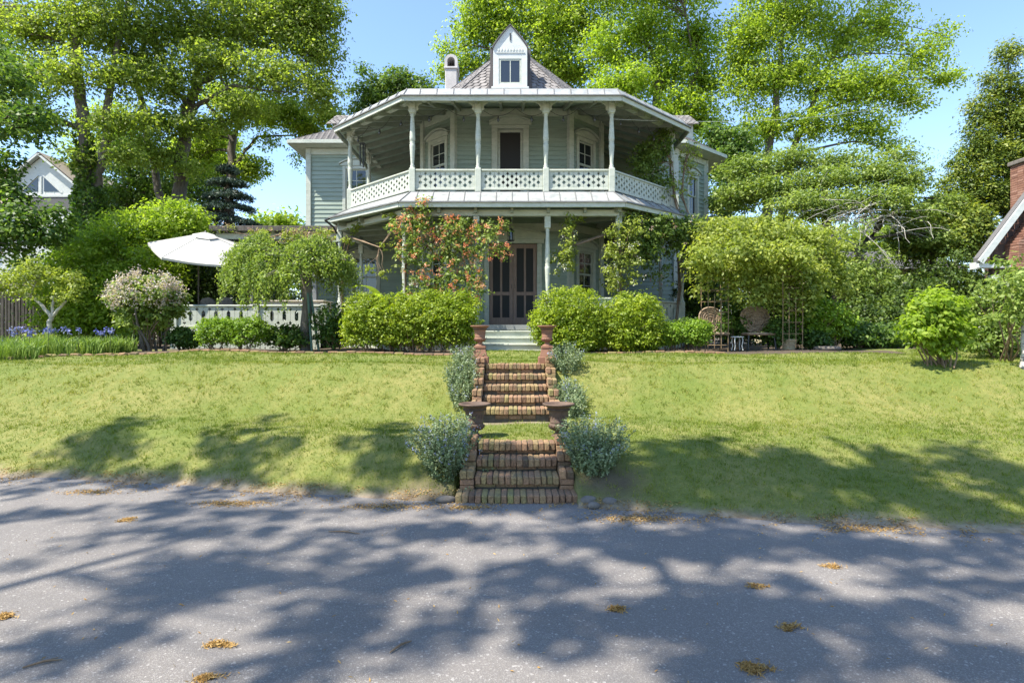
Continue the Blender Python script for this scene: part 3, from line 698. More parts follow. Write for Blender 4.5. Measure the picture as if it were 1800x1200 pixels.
def inset(p, q, e=.08):
    v = Vector((q[0] - p[0], q[1] - p[1])); v.normalize(); return (p[0] + v.x * e, p[1] + v.y * e), (q[0] - v.x * e, q[1] - v.y * e)
for i in range(5): fret(*inset(UP[i], UP[i + 1]), 5.30, 5.82, 'upper')
for s_ in (-1, 1):
    x = -4.64 if s_ < 0 else 4.58
    for (a, b_) in (((x, 19.4), (x, 17.13)), ((x, 20.95), (x, 19.4))):
        if s_ > 0: a, b_ = b_, a
        fret(*inset(a, b_), 5.30, 5.82, 'upper')
LP = [(-4.90, 17.0), (-2.68, 14.88), (-.885, 14.88), (.885, 14.88), (2.66, 14.88), (4.83, 17.0)]
for (x, y) in LP: post(x, y, 1.921, 2.62, 4.62, True, .15, False)
for x in (-4.9, 4.83): post(x, 19.4, 1.921, 2.62, 4.62, True, .15, False)
for i in (0, 1, 3, 4): fret(*inset(LP[i], LP[i + 1]), 2.0, 2.60, 'lower')
fret(*inset((4.83, 17.0), (4.83, 19.4)), 2.0, 2.60, 'lower')
for (i, j) in ((0, 1), (1, 2), (3, 4), (4, 5)): 
    p, q = LP[i], LP[j]; skirt((p[0], p[1] - .06), (q[0], q[1] - .06), 1.25, 1.655)
along([(-4.64, 21)] + UP[:2] + UP[4:] + [(4.58, 21)], .14, 7.523, 7.62, 'trim', 'porch_beam')
along([(-4.9, 21), LP[0], LP[1], LP[4], LP[5], (4.83, 21)], .15, 4.622, 4.77, 'trim', 'porch_beam')

# porch roofs
EU = octo(2.68, 5.0, 16.85, 14.6); EI = octo(2.60, 4.83, 16.93, 14.79); WL = [(-2.66, 21), (-2.66, 18), (-1.65, 17), (1.65, 17), (2.66, 18), (2.66, 21)]
def strip_roof(A, za, B_, zb, seam=.42, name='porch_roof', parent=house, mat='metalroof', seams=True, th=.03):
    mb = MB(); sm_ = MB()
    for i in range(5):
        a0, a1, b0, b1 = Vector((*A[i], za)), Vector((*A[i + 1], za)), Vector((*B_[i], zb)), Vector((*B_[i + 1], zb))
        mb.add([a0, a1, b1, b0], [(0, 1, 2, 3)], random.random())
        n_ = max(1, round((a1 - a0).length / seam)); up = (a1 - a0).cross(b0 - a0).normalized()
        if up.z < 0: up = -up
        if seams:
            for k in range(0, n_ + 1):
                t = k / n_; p = a0.lerp(a1, t)
                e = (a1 - a0).normalized(); q = b0 + e * ((p - b0).dot(e)); L = (b1 - b0).dot(e); tt = (q - b0).dot(e)
                if tt < 0: q = b0
                elif tt > L: q = b1
                sm_.bar(p + up * .006, q + up * .006, .02, .024, up)
    o = mb.build(name, M[mat], parent)
    if seams: sm_.build('seam', M['seam'], o)
    return o
up_roof = strip_roof(EU, 7.50, EI, 7.76); strip_roof(EI, 7.76, WL, 8.25, seams=False)
along(EU, .035, 7.385, 7.495, 'trim', 'eave_fascia')
GUT = octo(2.70, 5.03, 16.83, 14.57); along(GUT, .05, 7.497, 7.525, 'seam', 'eave_edge')
def ceiling(E, z0, Wp, z1, name='porch_ceiling', rafter=.55, par=True):
    mb = MB(); r_ = MB()
    for i in range(5):
        a0, a1, b0, b1 = Vector((*E[i], z0)), Vector((*E[i + 1], z0)), Vector((*Wp[i], z1)), Vector((*Wp[i + 1], z1))
        nb = 18
        for k in range(nb):                                  # tongue and groove boards
            t0, t1 = k / nb, (k + 1) / nb - .006
            j = random.uniform(0, .004)
            mb.add([a0.lerp(b0, t0) + Vector((0, 0, j)), a1.lerp(b1, t0) + Vector((0, 0, j)), a1.lerp(b1, t1) + Vector((0, 0, j)), a0.lerp(b0, t1) + Vector((0, 0, j))], [(3, 2, 1, 0)], random.random())
        mb.add([v_ + Vector((0, 0, .02)) for v_ in (a0, a1, b1, b0)], [(0, 1, 2, 3)])
        n_ = max(2, round((a1 - a0).length / rafter)); e = (a1 - a0).normalized(); L = (b1 - b0).dot(e)
        for k in range(n_ + 1):
            p = a0.lerp(a1, k / n_); tt = (p - b0).dot(e); q = b0 + e * min(max(tt, 0), L)
            if tt < 0: 
                hip = (a0, b0); q = b0.lerp(a0, min(1, -tt / max(1e-3, -((a0 - b0).dot(e)))))
            elif tt > L: q = b1.lerp(a1, min(1, (tt - L) / max(1e-3, (a1 - b1).dot(e))))
            if (q - p).length > .15:
                z_ = Vector((0, 0, -.07)); r_.bar(p.lerp(q, .06) + z_, q + z_, .07, .135)
        r_.bar(a0.lerp(b0, .05) + Vector((0, 0, -.062)), b0 + Vector((0, 0, -.062)), .09, .12)
    o = mb.build(name, M['mint'], house); r_.build('rafters', M['rafter'], o)
ceiling(octo(2.66, 4.96, 16.87, 14.63), 7.44 + .06, WL, 8.16, rafter=.6)
EL = octo(2.74, 4.97, 16.40, 14.48); BI = octo(2.54, 4.71, 17.02, 14.91)
strip_roof(EL, 4.90, BI, 5.235, seam=.40)
along(EL, .045, 4.765, 4.885, 'trim', 'eave_fascia'); along(octo(2.76, 5.0, 16.38, 14.455), .06, 4.87, 4.905, 'seam', 'eave_edge')
ceiling(octo(2.70, 4.93, 16.43, 14.53), 4.80, WL, 4.98, rafter=.85)
# brown downspout outlet at the left lower eave corner
mb = MB(); mb.tube([(-5.02, 16.4, 4.86), (-5.16, 16.5, 4.84), (-5.02, 16.8, 4.70), (-4.97, 16.95, 4.55)], .03); mb.build('downspout', M['black'], house)

# wing roofs
def shingles(mb, A, B_, D, Cc, row=.16, w=.2, hexa=True, lift=.012):
    """rows of slates over the face A-B (eave) to D-C (top)"""
    A, B_, D, Cc = map(Vector, (A, B_, D, Cc)); n_ = (B_ - A).cross(D - A).normalized()
    if n_.z < 0: n_ = -n_
    H = max((D - A).length, (Cc - B_).length); R = max(1, int(H / row))
    mb.add([A - n_ * .01, B_ - n_ * .01, Cc - n_ * .01, D - n_ * .01], [(0, 1, 2, 3)], .2)
    for i in range(R):
        t0, t1 = i / R - .15 / R, (i + 1) / R
        l0, r0, l1, r1 = A.lerp(D, max(0, t0)), B_.lerp(Cc, max(0, t0)), A.lerp(D, t1), B_.lerp(Cc, t1)
        wd = (r0 - l0).length; k = max(1, round(wd / w))
        for j in range(-1, k + 1):
            o = .5 if i % 2 else 0
            s0, s1 = min(1, max(0, (j + o) / k + .006)), min(1, max(0, (j + 1 + o) / k - .006))
            if s1 - s0 < .01 / max(k, 1): continue
            a, b2, c_, d_ = l0.lerp(r0, s0), l0.lerp(r0, s1), l1.lerp(r1, s1), l1.lerp(r1, s0)
            q = n_ * (lift + random.uniform(0, .005)); t = min(1, max(0, random.gauss(.5, .22)))
            if hexa:
                lo1, lo2 = a.lerp(b2, .25), a.lerp(b2, .75); m1, m2 = a.lerp(d_, .35), b2.lerp(c_, .35)
                mb.add([m1 + q, lo1 + q, lo2 + q, m2 + q, c_ + n_ * .001, d_ + n_ * .001, m1, lo1, lo2, m2], [(0, 1, 2, 3, 4, 5), (6, 7, 1, 0), (7, 8, 2, 1), (8, 9, 3, 2)], t)
            else: mb.add([a + q, b2 + q, c_ + n_ * .001, d_ + n_ * .001, a, b2], [(0, 1, 2, 3), (4, 5, 1, 0)], t)
ez = 8.36
ev = [(-7.66, 27.6), (-7.66, 20.48), (5.95, 20.48), (7.95, 22.25), (7.95, 27.6)]
rl, rr = (-5.75, 23.4, 10.05), (6.0, 23.8, 10.05)
mb = MB()
shingles(mb, (*ev[1], ez), (*ev[2], ez), rl, rr); shingles(mb, (*ev[2], ez), (*ev[3], ez), rr, rr); shingles(mb, (*ev[0], ez), (*ev[1], ez), rl, rl); shingles(mb, (*ev[3], ez), (*ev[4], ez), rr, rr)
mb.add([(*ev[4], ez), (*ev[0], ez), rl, rr], [(0, 1, 2, 3)])
mb.build('wing_roof', M['slate'], house)
mb = MB()
for i in range(4):
    p, q = ev[i], ev[(i + 1)]
    mb.bar((*p, ez - .06), (*q, ez - .06 + .001 * i), .13, .12)
mb.build('gutter', M['trim'], house)
mb = MB(); mb.add([(*p, ez - .13) for p in ev], [(0, 1, 2, 3, 4)]); mb.build('soffit', M['trim'], house)
mb = MB(); along([(-7.14, 26.9), (-7.16, 20.97), (5.76, 20.97), (7.28, 22.38), (7.28, 26.9)], .06, 8.0, 8.2, 'trim', 'frieze_board')
def side_dormer(s_, x_out, x_in, wx):
    w = MB(); xs_ = sorted((s_ * wx, s_ * 4.6)); w.box(xs_[0], xs_[1], 22.5, 24.0, 8.6, 9.62); o = w.build('dormer', M['trim'], house)
    r_ = MB(); a, b_ = sorted((s_ * x_out, s_ * x_in))
    shingles(r_, (a, 22.28, 9.55), (b_, 22.28, 9.55), (a + (.12 if s_ < 0 else 0), 23.25, 10.22), (b_ - (.12 if s_ > 0 else 0), 23.25, 10.22), .15, .19)
    r_.add([(a, 24.2, 9.55), (b_, 24.2, 9.55), (b_, 23.25, 10.2), (a, 23.25, 10.2)], [(0, 1, 2, 3)]); r_.build('roof', M['slate'], o)
side_dormer(-1, 6.95, 5.0, 6.72); side_dormer(1, 7.0, 5.2, 6.82)
# tower roof
apx = (0, 19.0, 10.92); tb = [(-3.0, 21.0, 8.3), (-3.0, 18.2, 8.3), (-1.96, 17.2, 8.3), (1.96, 17.2, 8.3), (3.0, 18.2, 8.3), (3.0, 21, 8.3)]
mb = MB()
for i in range(5): shingles(mb, tb[i], tb[i + 1], apx, apx, .17, .21)
mb.add([tb[5], tb[0], apx], [(0, 1, 2)])
mb.build('tower_roof', M['slate'], house)
mb = MB()
for p in tb[1:5]: mb.bar(Vector(p), Vector(apx), .06, .035)
mb.build('hip_cap', M['darkslate'], house)
# dormer of the tower
Mx = Matrix(((1, 0, 0, -.05), (0, -1, 0, 17.2), (0, 0, 1, 0), (0, 0, 0, 1)))
def dout(s_=1, dz=0):
    half = [(.50, 9.90), (.465, 9.99), (.385, 10.11), (.29, 10.235), (.19, 10.36), (.09, 10.475), (0, 10.57)]
    r_ = [(x * s_, z + dz) for x, z in half]; return r_ + [(-x, z) for x, z in r_[-2::-1]]
mb = MB(Mx); mb.cbox(-.49, -.325, -.04, .0, 8.80, 9.90, .006); mb.cbox(.325, .49, -.04, 0, 8.80, 9.90, .006); mb.cbox(-.325, .325, -.04, -.001, 8.80, 8.90, .006); mb.cbox(-.325, .325, -.04, -.001, 9.62, 9.90, .004)
mb.prism([(.49, 9.90)] + dout(.98)[1:-1] + [(-.49, 9.90)], -.04, -.002)
mb.cbox(-.42, .42, 0, .02, 9.78, 9.80, .003)
for i in range(9): u = -.34 + i * .085; mb.cbox(u - .022, u + .022, 0, .018, 9.84, 9.90 + .01 * (i % 2), .004)
mb.cbox(-.02, .02, .0, .012, 10.12, 10.36, .003, 0)
mb.cbox(-.54, .54, -.06, .06, 8.74, 8.80, .008)
dm = mb.build('dormer', M['white'], house)
mb = MB(Mx); mb.box(-.018, .018, .013, .02, 10.14, 10.35); mb.build('slot', M['black'], dm)
f = MB(Mx); 
f.cbox(-.323, -.27, -.05, -.015, 8.903, 9.617, .004); f.cbox(.27, .323, -.05, -.015, 8.903, 9.617, .004); f.cbox(-.27, .27, -.05, -.016, 8.903, 8.95, .004); f.cbox(-.27, .27, -.05, -.016, 9.57, 9.617, .004); f.box(-.013, .013, -.045, -.02, 8.95, 9.57)
wd = f.build('window', M['trim'], dm); f = MB(Mx); f.box(-.29, .29, -.036, -.032, 8.92, 9.6); f.build('pane', M['glass'], wd)
r_ = MB(Mx); o1, o2 = dout(1.0, .004), dout(1.05, .03)
for i in range(len(o1) - 1): r_.prism([o1[i], o1[i + 1], o2[i + 1], o2[i]], -1.6, .05)
r_.build('roof', M['darkslate'], dm)
k = MB(Mx); k.box(-.488, -.46, -1.3, -.041, 8.6, 9.9); k.box(.46, .488, -1.3, -.041, 8.6, 9.9)
for s_ in (-1, 1): k.prism([(s_ * .49, 8.75), (s_ * .66, 8.75), (s_ * .585, 9.5), (s_ * .60, 10.1), (s_ * .49, 9.95)], -.55, -.30)
k.build('cheek', M['darkslate'], dm)
# stucco chimney
mb = MB(); cx, cy = -1.95, 19.4; mb.cbox(cx - .19, cx + .19, cy - .3, cy + .3, 8.2, 10.18, .02); mb.cbox(cx - .225, cx + .225, cy - .33, cy + .33, 10.18, 10.25, .015)
Mc = Matrix(((1, 0, 0, cx), (0, -1, 0, cy), (0, 0, 1, 0), (0, 0, 0, 1))); mb.M = Mc
arc = [(cos(pi * i / 14), sin(pi * i / 14)) for i in range(15)]
for i in range(14):
    (a, s1), (b_, s2) = arc[i], arc[i + 1]
    mb.prism([(.21 * a, 10.44 + .21 * s1), (.21 * b_, 10.44 + .21 * s2), (.12 * b_, 10.44 + .12 * s2), (.12 * a, 10.44 + .12 * s1)], -.3, .3)
mb.box(-.21, -.12, -.3, .3, 10.25, 10.44); mb.box(.12, .21, -.3, .3, 10.25, 10.44)
ch = mb.build('chimney', M['stucco'], house)
mb = MB(Mc); mb.box(-.12, .12, -.29, -.25, 10.25, 10.56); mb.build('arch_shade', M['black'], ch)  # black plate stands in for the shade inside the arch opening
# wooden front steps
mb = MB()
for (y, z, zl) in ((13.85, 1.46, 1.2), (14.12, 1.615, 1.46), (14.39, 1.77, 1.615)):
    mb.cbox(-.72, .76, y, y + .30, z - .032, z, .01); mb.cbox(-.70, .74, y + .03, y + .05, zl - (.1 if zl < 1.3 else 0), z - .034, .004)
for x in (-.70, .72): mb.box(x, x + .02, 13.9, 14.62, 1.1, 1.45)
mb.build('wooden_steps', M['trim'], house)
# left deck with railing, and the flat roofed side porch
mb = MB(); mb.box(-9.15, -5.12, 16.0, 20.9, 1.78, 1.86); mb.build('deck_floor', M['deckwood'], house)
mb = MB(); mb.cbox(-9.15, -5.12, 15.97, 15.998, 1.62, 1.84, .005); mb.cbox(-9.18, -9.152, 15.97, 20.9, 1.62, 1.84, .005); mb.build('floor_fascia', M['trim'], house)
dposts = [(-9.05, 16.06), (-6.86, 16.06), (-5.05, 16.06)]
for (x, y) in dposts:
    mb = MB(); mb.cbox(x - .07, x + .07, y - .07, y + .07, 1.86, 2.47, .01); mb.cbox(x - .085, x + .085, y - .085, y + .085, 2.47, 2.50, .01); mb.build('deck_post', M['trim'], house)
fret(*inset(dposts[0], dposts[1]), 1.88, 2.48, 'lower', w=.165); fret(*inset(dposts[1], dposts[2]), 1.88, 2.48, 'lower', w=.165)
fret(*inset((-9.05, 19), (-9.05, 16.06)), 1.88, 2.48, 'lower', w=.165)
skirt((-9.15, 15.99), (-5.12, 15.99), 1.25, 1.615)
mb = MB(); mb.box(-9.35, -5.05, 18.6, 20.95, 5.0, 5.05); mb.cbox(-9.4, -5.03, 18.52, 18.598, 4.90, 5.06, .01); mb.cbox(-9.42, -9.352, 18.6, 20.95, 4.90, 5.06, .01); mb.build('side_roof', M['fence'], house)
mb = MB()
for i in range(8): x = -9.2 + i * .57; mb.box(x, x + .05, 18.6, 20.95, 4.86, 4.998)
mb.box(-9.3, -5.05, 18.75, 18.85, 4.68, 4.86); mb.build('side_beam', M['trim'], house)
for x in (-8.2, -6.2): mb = MB(); mb.cbox(x - .07, x + .07, 18.73, 18.87, 1.86, 4.68, .01); mb.build('side_post', M['deckwood'], house)

# ---------------------------------------------------------------- garden furniture and ornaments
def urn(x, y, z, s, mat, label, group, ped=0.):
    root = empty('garden_urn', (x, y, z), label, 'urn', group)
    mb = MB(); z0 = z + ped
    prof = [(.24, 0), (.24, .045), (.17, .075), (.115, .13), (.11, .17), (.15, .195), (.145, .215), (.24, .25), (.295, .31), (.30, .36), (.27, .40), (.255, .43), (.275, .445), (.265, .46), (.275, .62), (.305, .78), (.36, .885), (.45, .945), (.50, .96), (.50, 1.0),
            (.465, 1.01), (.42, .985), (.36, .90), (.28, .72), (.25, .60)]
    mb.lathe([(a * s * .96, b_ * s) for a, b_ in prof], (x, y, z0), 28)
    ub = mb.build('bowl', mat, root)
    rb = MB()                                                    # gadroon ribs round the belly, relief band
    for k in range(18):
        a = 2 * pi * k / 18; rb.tube([(x + cos(a) * r * s * .96, y + sin(a) * r * s * .96, z0 + q * s) for r, q in ((.15, .215), (.245, .25), (.30, .31), (.30, .365))], .017 * s, 5)
        r = .278; rb.tube([(x + cos(a) * r * s * .96, y + sin(a) * r * s * .96, z0 + .58 * s), (x + cos(a + .15) * r * s * .96, y + sin(a + .15) * r * s * .96, z0 + .70 * s)], .014 * s, 5)
    rb.build('relief', mat, ub)
    so_ = MB(); so_.lathe([(.001, .66), (.31, .66), (.31, .70), (.001, .71)], (x, y, z0)); so_ = None
    d = MB(); d.lathe([(.01 * s, .8 * s), (.335 * s, .8 * s), (.36 * s, .84 * s), (.01 * s, .86 * s)], (x, y, z0), 20); d.build('soil', M['soil'], root)
    if ped:
        p = MB(); w = .145
        p.cbox(x - w, x + w, y - w, y + w, z - .03, z + .11, .012)
        vs = [(x + a * q, y + b_ * q, z + h) for q, h in ((.118, .112), (.088, ped - .045)) for a, b_ in ((-1, -1), (1, -1), (1, 1), (-1, 1))]
        p.add(vs, [(0, 1, 5, 4), (1, 2, 6, 5), (2, 3, 7, 6), (3, 0, 4, 7), (4, 5, 6, 7)])
        p.cbox(x - .098, x + .098, y - .098, y + .098, ped + z - .043, ped + z - .002, .008); p.build('pedestal', mat, root)
    return root
urn(-.445, 7.12, .445, .40, M['iron'], 'dark rusted iron urn at the top of the lower steps, left of the grass landing', 'pair of rusted iron urns')
urn(.555, 7.12, .445, .40, M['iron'], 'dark rusted iron urn at the top of the lower steps, right of the grass landing', 'pair of rusted iron urns')
urn(-.525, 9.80, 1.20, .33, M['terra'], 'terracotta urn on a pedestal atop the upper steps, beside the left hedge', 'pair of terracotta urns', .285)
urn(.575, 9.80, 1.20, .33, M['terra'], 'terracotta urn on a pedestal atop the upper steps, beside the rounded right bushes', 'pair of terracotta urns', .285)

# parasol
px_, py_ = at(349, 445, 16.9)[:2]; base_z = 1.86
par = empty('patio_parasol', (px_, py_, base_z), 'open white market parasol over the left deck', 'parasol')
mb = MB(); R3 = Matrix.Translation((px_ + .18, py_, 4.06)) @ Matrix.Rotation(radians(19), 4, 'X') @ Matrix.Rotation(radians(11), 4, 'Y') @ Matrix.Rotation(radians(12), 4, 'Z'); mb.M = R3
def canopy_ring(r, z, sag=0, n=48):
    out = []
    for k in range(n):
        a = 2 * pi * k / n; e = (k % 8) / 8 * pi / 3 - pi / 6; rr = r * cos(pi / 6) / cos(e); q = cos(3 * e)
        out.append((rr * cos(a), rr * sin(a), z - sag * q))
    return out
cz_ = lambda r: .50 * (1 - r / 1.45)
for (ra, rb, up_) in ((.04, .34, .035),):
    vs = canopy_ring(ra, cz_(ra) + up_) + canopy_ring(rb, cz_(rb) + up_, .01); mb.add(vs, [(k, (k + 1) % 48, 48 + (k + 1) % 48, 48 + k) for k in range(48)], .5, False)
RR = (.26, .5, .75, 1.0, 1.25, 1.45)
vs = sum([canopy_ring(r, cz_(r), .035 * r / 1.45) for r in RR], []) + canopy_ring(1.452, -.06, .03)
mb.add(vs, [(j * 48 + k, j * 48 + (k + 1) % 48, j * 48 + 48 + (k + 1) % 48, j * 48 + 48 + k) for j in range(6) for k in range(48)], .5, False)
for k in range(6): a = pi * k / 3; mb.tube([(r * cos(a), r * sin(a), cz_(r) + .004) for r in (.3, .8, 1.45)], .007, 5)
mb.build('canopy', M['canvas'], par)
mb = MB(R3)
for k in range(6): a = pi * k / 3; mb.bar((0, 0, .46), (1.42 * cos(a), 1.42 * sin(a), -.02), .018, .022); mb.bar((0, 0, -.1), (.7 * cos(a), .7 * sin(a), .22), .014, .014)
mb.build('ribs', M['tancloth'], par)
mb = MB(); mb.tube([(px_, py_, base_z), (px_, py_, 3.6), tuple(R3 @ Vector((0, 0, .41)))], .02, 10); mb.build('pole', M['darkbark'], par)  # dark pole colour stands in for the shade under the canopy
mb = MB(R3); mb.lathe([(.01, .50), (.025, .52), (.02, .545), (.01, .56)], (0, 0, 0), 10); mb.build('finial', M['canvas'], par)
mb = MB(); mb.lathe([(.26, 0), (.26, .05), (.1, .08), (.05, .1), (.04, .3)], (px_, py_, base_z), 24); mb.build('base', M['black'], par)

# deck furniture
def table(name, label, x0, x1, y0, y1, z, h, mat, leg=.06, group=None):
    r_ = empty(name, ((x0 + x1) / 2, (y0 + y1) / 2, z), label, 'table', group); mb = MB()
    n_ = max(2, round((y1 - y0) / .12))
    for i in range(n_): a = y0 + (y1 - y0) * i / n_; mb.cbox(x0, x1, a + .003, a + (y1 - y0) / n_ - .003, z + h - .035, z + h, .006)
    mb.build('table_top', mat, r_); mb = MB(); mb.cbox(x0 + .06, x1 - .06, y0 + .06, y1 - .06, z + h - .13, z + h - .037, .004); mb.build('apron', mat, r_)
    for x in (x0 + .05, x1 - .05 - leg):
        for y in (y0 + .05, y1 - .05 - leg): mb = MB(); mb.cbox(x, x + leg, y, y + leg, z, z + h - .037, .008); mb.build('leg', mat, r_)
    return r_
table('dining_table', 'long tan wooden table on the deck behind the railing', -7.2, -5.35, 17.0, 17.9, 1.86, .80, M['tancloth'])
def round_chair(name, label, x, y, z, rz, w, seat, back, mat, group=None, rnd=1.0, legmat=None):
    """chair with an arched, woven back"""
    r_ = empty(name, (x, y, z), label, 'chair', group); legmat = legmat or mat
    Mx = Matrix.Translation((x, y, z)) @ Matrix.Rotation(rz, 4, 'Z')
    mb = MB(Mx); mb.cbox(-w * .42, w * .42, -.25, .25, seat - .07, seat, .03); mb.build('seat', mat, r_)
    mb = MB(Mx); hb = back - seat; P = []
    for k in range(25):
        a = -pi / 2 + .35 + (2 * pi - .7) * k / 24
        P.append((cos(a) * w / 2 * (.82 + .18 * sin(a)), seat + hb * .5 + sin(a) * hb * .5))
    mb.prism(P, -.27, -.235)
    for q in range(5):                                                   # coiled weave rings proud of the back panel
        s_ = 1 - q * .18; c = (0, seat + hb * .5)
        mb.tube([(c[0] + (u - c[0]) * s_, -.225, c[1] + (zz - c[1]) * s_) for u, zz in P], .022 if q == 0 else .013, 6)
    for k in range(0, 25, 2): mb.tube([(0, -.228, seat + .08), (P[k][0] * .97, -.228, c[1] + (P[k][1] - c[1]) * .97)], .011, 5)
    mb.build('backrest', mat, r_)
    for (a, b_) in ((-1, -1), (1, -1), (-1, 1), (1, 1)):
        mb = MB(Mx); mb.tube([(a * w * .36, b_ * .2, seat - .06), (a * w * .40, b_ * .24, 0)], .022, 8); mb.build('leg', legmat, r_)
    return r_
for (x, lab) in ((-8.65, 'grey round backed chair on the deck behind the railing, farther left'), (-8.15, 'grey round backed chair on the deck behind the railing, nearer the long table')):
    round_chair('patio_chair', lab, x, 17.2, 1.86, 0, .52, .42, .86, M['stone'], 'grey patio chairs on the deck')
round_chair('wicker_chair', 'large round backed woven wicker chair under the vine arbor', *at(1333, 600, 14.4)[:2], 1.31, pi - .05, .82, .42, 1.06, M['wicker'], 'wicker chairs under the arbor', 1, M['black'])
round_chair('wicker_chair', 'smaller wicker chair with arched back behind the left rusty trellis', *at(1256, 600, 14.8)[:2], 1.31, pi + .15, .70, .42, 1.05, M['wicker'], 'wicker chairs under the arbor', 1, M['black'])
tx, ty = at(1296, 600, 14.0)[:2]
r_ = empty('side_table', (tx, ty, 1.31), 'small white metal side table with bowed legs under the arbor', 'table')
mb = MB(); mb.lathe([(.14, .30), (.15, .305), (.15, .32), (.14, .325)], (tx, ty, 1.31), 20); mb.build('table_top', M['white'], r_)
for k in range(4):
    a = pi / 4 + k * pi / 2; mb = MB(); mb.tube([(tx + cos(a) * q, ty + sin(a) * q, 1.31 + h) for q, h in ((.12, .305), (.135, .22), (.11, .1), (.14, 0))], .012, 6); mb.build('leg', M['white'], r_)
# arbor trellis panels
def trellis(label, x, y, z, w, d, h, group):
    r_ = empty('metal_trellis', (x, y, z), label, 'trellis', group)
    for dx in (-w / 2, w / 2):
        for dy in (0, d): mb = MB(); mb.tube([(x + dx, y + dy, z - .1), (x + dx + .01, y + dy, z + h * .5), (x + dx, y + dy, z + h)], .010, 7); mb.build('upright', M['rust'], r_)
    g = MB()
    for i in range(7):
        zz = z + .12 + i * (h - .2) / 6; g.tube([(x - w / 2, y, zz), (x + w / 2, y, zz)], .007, 5); g.tube([(x - w / 2, y + d, zz), (x + w / 2, y + d, zz)], .009, 5); g.tube([(x + w / 2, y, zz), (x + w / 2, y + d, zz)], .009, 5)
    for q in (-.17, .17): g.tube([(x + q * w, y, z + .05), (x + q * w, y, z + h * .75)], .009, 5)
    g.build('crossbars', M['rust'], r_)
    a = MB(); a.tube([(x - w / 2 + w * i / 10, y, z + h + w * .25 * sin(pi * i / 10)) for i in range(11)], .010, 6); a.build('arch', M['rust'], r_)
    return r_
xl = at(1262, 600, 13.9); trellis('rusty metal trellis panel left of the white side table', xl[0], 13.9, 1.31, .47, .5, 1.75, 'rusty arbor panels')
xr = at(1393, 600, 13.9); trellis('rusty metal trellis panel standing over the sandy planter pot', xr[0], 13.9, 1.31, .46, .5, 1.8, 'rusty arbor panels')
x, y, _ = at(1387, 600, 14.2); r_ = empty('planter_pot', (x, y, 1.31), 'sandy coloured round planter pot inside the right rusty trellis', 'planter')
mb = MB(); mb.lathe([(.13, 0), (.17, .22), (.185, .23), (.185, .26), (.165, .26), (.16, .22)], (x, y, 1.31), 22); mb.build('pot', M['pot'], r_); mb = MB(); mb.lathe([(.01, .20), (.155, .20), (.155, .22), (.01, .23)], (x, y, 1.31), 18); mb.build('soil', M['soil'], r_)
x, y, _ = at(1454, 604, 14.0); mb = MB()
mb.lathe([(.02, .0), (.24, .01), (.30, .05), (.29, .10), (.24, .115), (.02, .12)], (x, y, 1.29), 18); tag(mb.build('stone_slab', M['stone'], None, (x, y, 1.3)), 'low round grey stone slab on the lawn right of the arbor', 'stone')
# wind chime
x, y, z = at(637, 250, 17.3); r_ = empty('wind_chime', (x, y, z), 'black tube wind chime hanging at the left balcony corner', 'wind chime')
mb = MB(); mb.tube([(x, y, z + .22), (x, y, z - .05)], .004, 4); mb.lathe([(.09, -.06), (.09, -.04)], (x, y, z), 14); mb.build('hanger', M['black'], r_)
for k in range(5): a = 2 * pi * k / 5 + .3; mb = MB(); mb.tube([(x + cos(a) * .075, y + sin(a) * .075, z - .08), (x + cos(a) * .075, y + sin(a) * .075, z - .55 - .05 * k)], .017, 8); mb.build('chime_tube', M['black'], r_)
# string lights
sp = [(-4.7, 17.0), (-3.95, 16.35), (-3.2, 15.65), (-2.55, 15.05), (-1.65, 15.02), (-.8, 15.05), (.1, 15.02), (.9, 15.05), (1.7, 15.02), (2.5, 15.05), (3.1, 15.6), (3.7, 16.25), (4.2, 16.8)]
r_ = empty('string_lights', (-4.7, 17.0, 7.4), 'black cord of festoon bulbs looped under the balcony eave', 'string lights')
mb = MB(); bulbs = []
for i in range(len(sp) - 1):
    P = [(sp[i][0] + (sp[i + 1][0] - sp[i][0]) * t / 8, sp[i][1] + (sp[i + 1][1] - sp[i][1]) * t / 8 + .12, 7.42 - .20 * 4 * (t / 8) * (1 - t / 8)) for t in range(9)]
    mb.tube(P, .006, 5); bulbs.append(P[4])
mb.build('cord', M['black'], r_)
for p in bulbs: mb = MB(); mb.lathe([(.014, 0), (.016, -.05), (.03, -.08), (.034, -.115), (.02, -.145), (.004, -.15)], p, 10); mb.build('bulb', M['bulb'], r_)
# pendant lantern before the door
x, y = -.03, 15.6; r_ = empty('porch_lantern', (x, y, 4.8), 'small dark lantern hanging before the front screen doors', 'lantern')
mb = MB(); mb.tube([(x, y, 4.85), (x, y, 4.45)], .006, 5); mb.build('chain', M['black'], r_)
mb = MB(); mb.lathe([(.01, 4.46), (.05, 4.42), (.10, 4.38), (.10, 4.36), (.01, 4.36)], (x, y, 0), 6); mb.lathe([(.085, 4.12), (.09, 4.14), (.02, 4.15)], (x, y, 0), 6)
for k in range(6): a = 2 * pi * k / 6; mb.tube([(x + .085 * cos(a), y + .085 * sin(a), 4.13), (x + .085 * cos(a), y + .085 * sin(a), 4.37)], .007, 4)
mb.build('cage', M['black'], r_); mb = MB(); mb.lathe([(.06, 4.15), (.065, 4.25), (.06, 4.35)], (x, y, 0), 10); mb.build('glass', M['glass'], r_)
# utility wire
pa, pb = Vector((2.5, 14.93, 7.06)), Vector(at(1640, 168, 27)); mb = MB()
mb.tube([tuple(pa.lerp(pb, i / 16) - Vector((0, 0, 1.0 * 4 * (i / 16) * (1 - i / 16) * .45))) for i in range(17)], .0045, 5); tag(mb.build('utility_wire', M['white'], None, tuple(pa)), 'thin pale wire running from the balcony post to the right through the trees', 'wire')
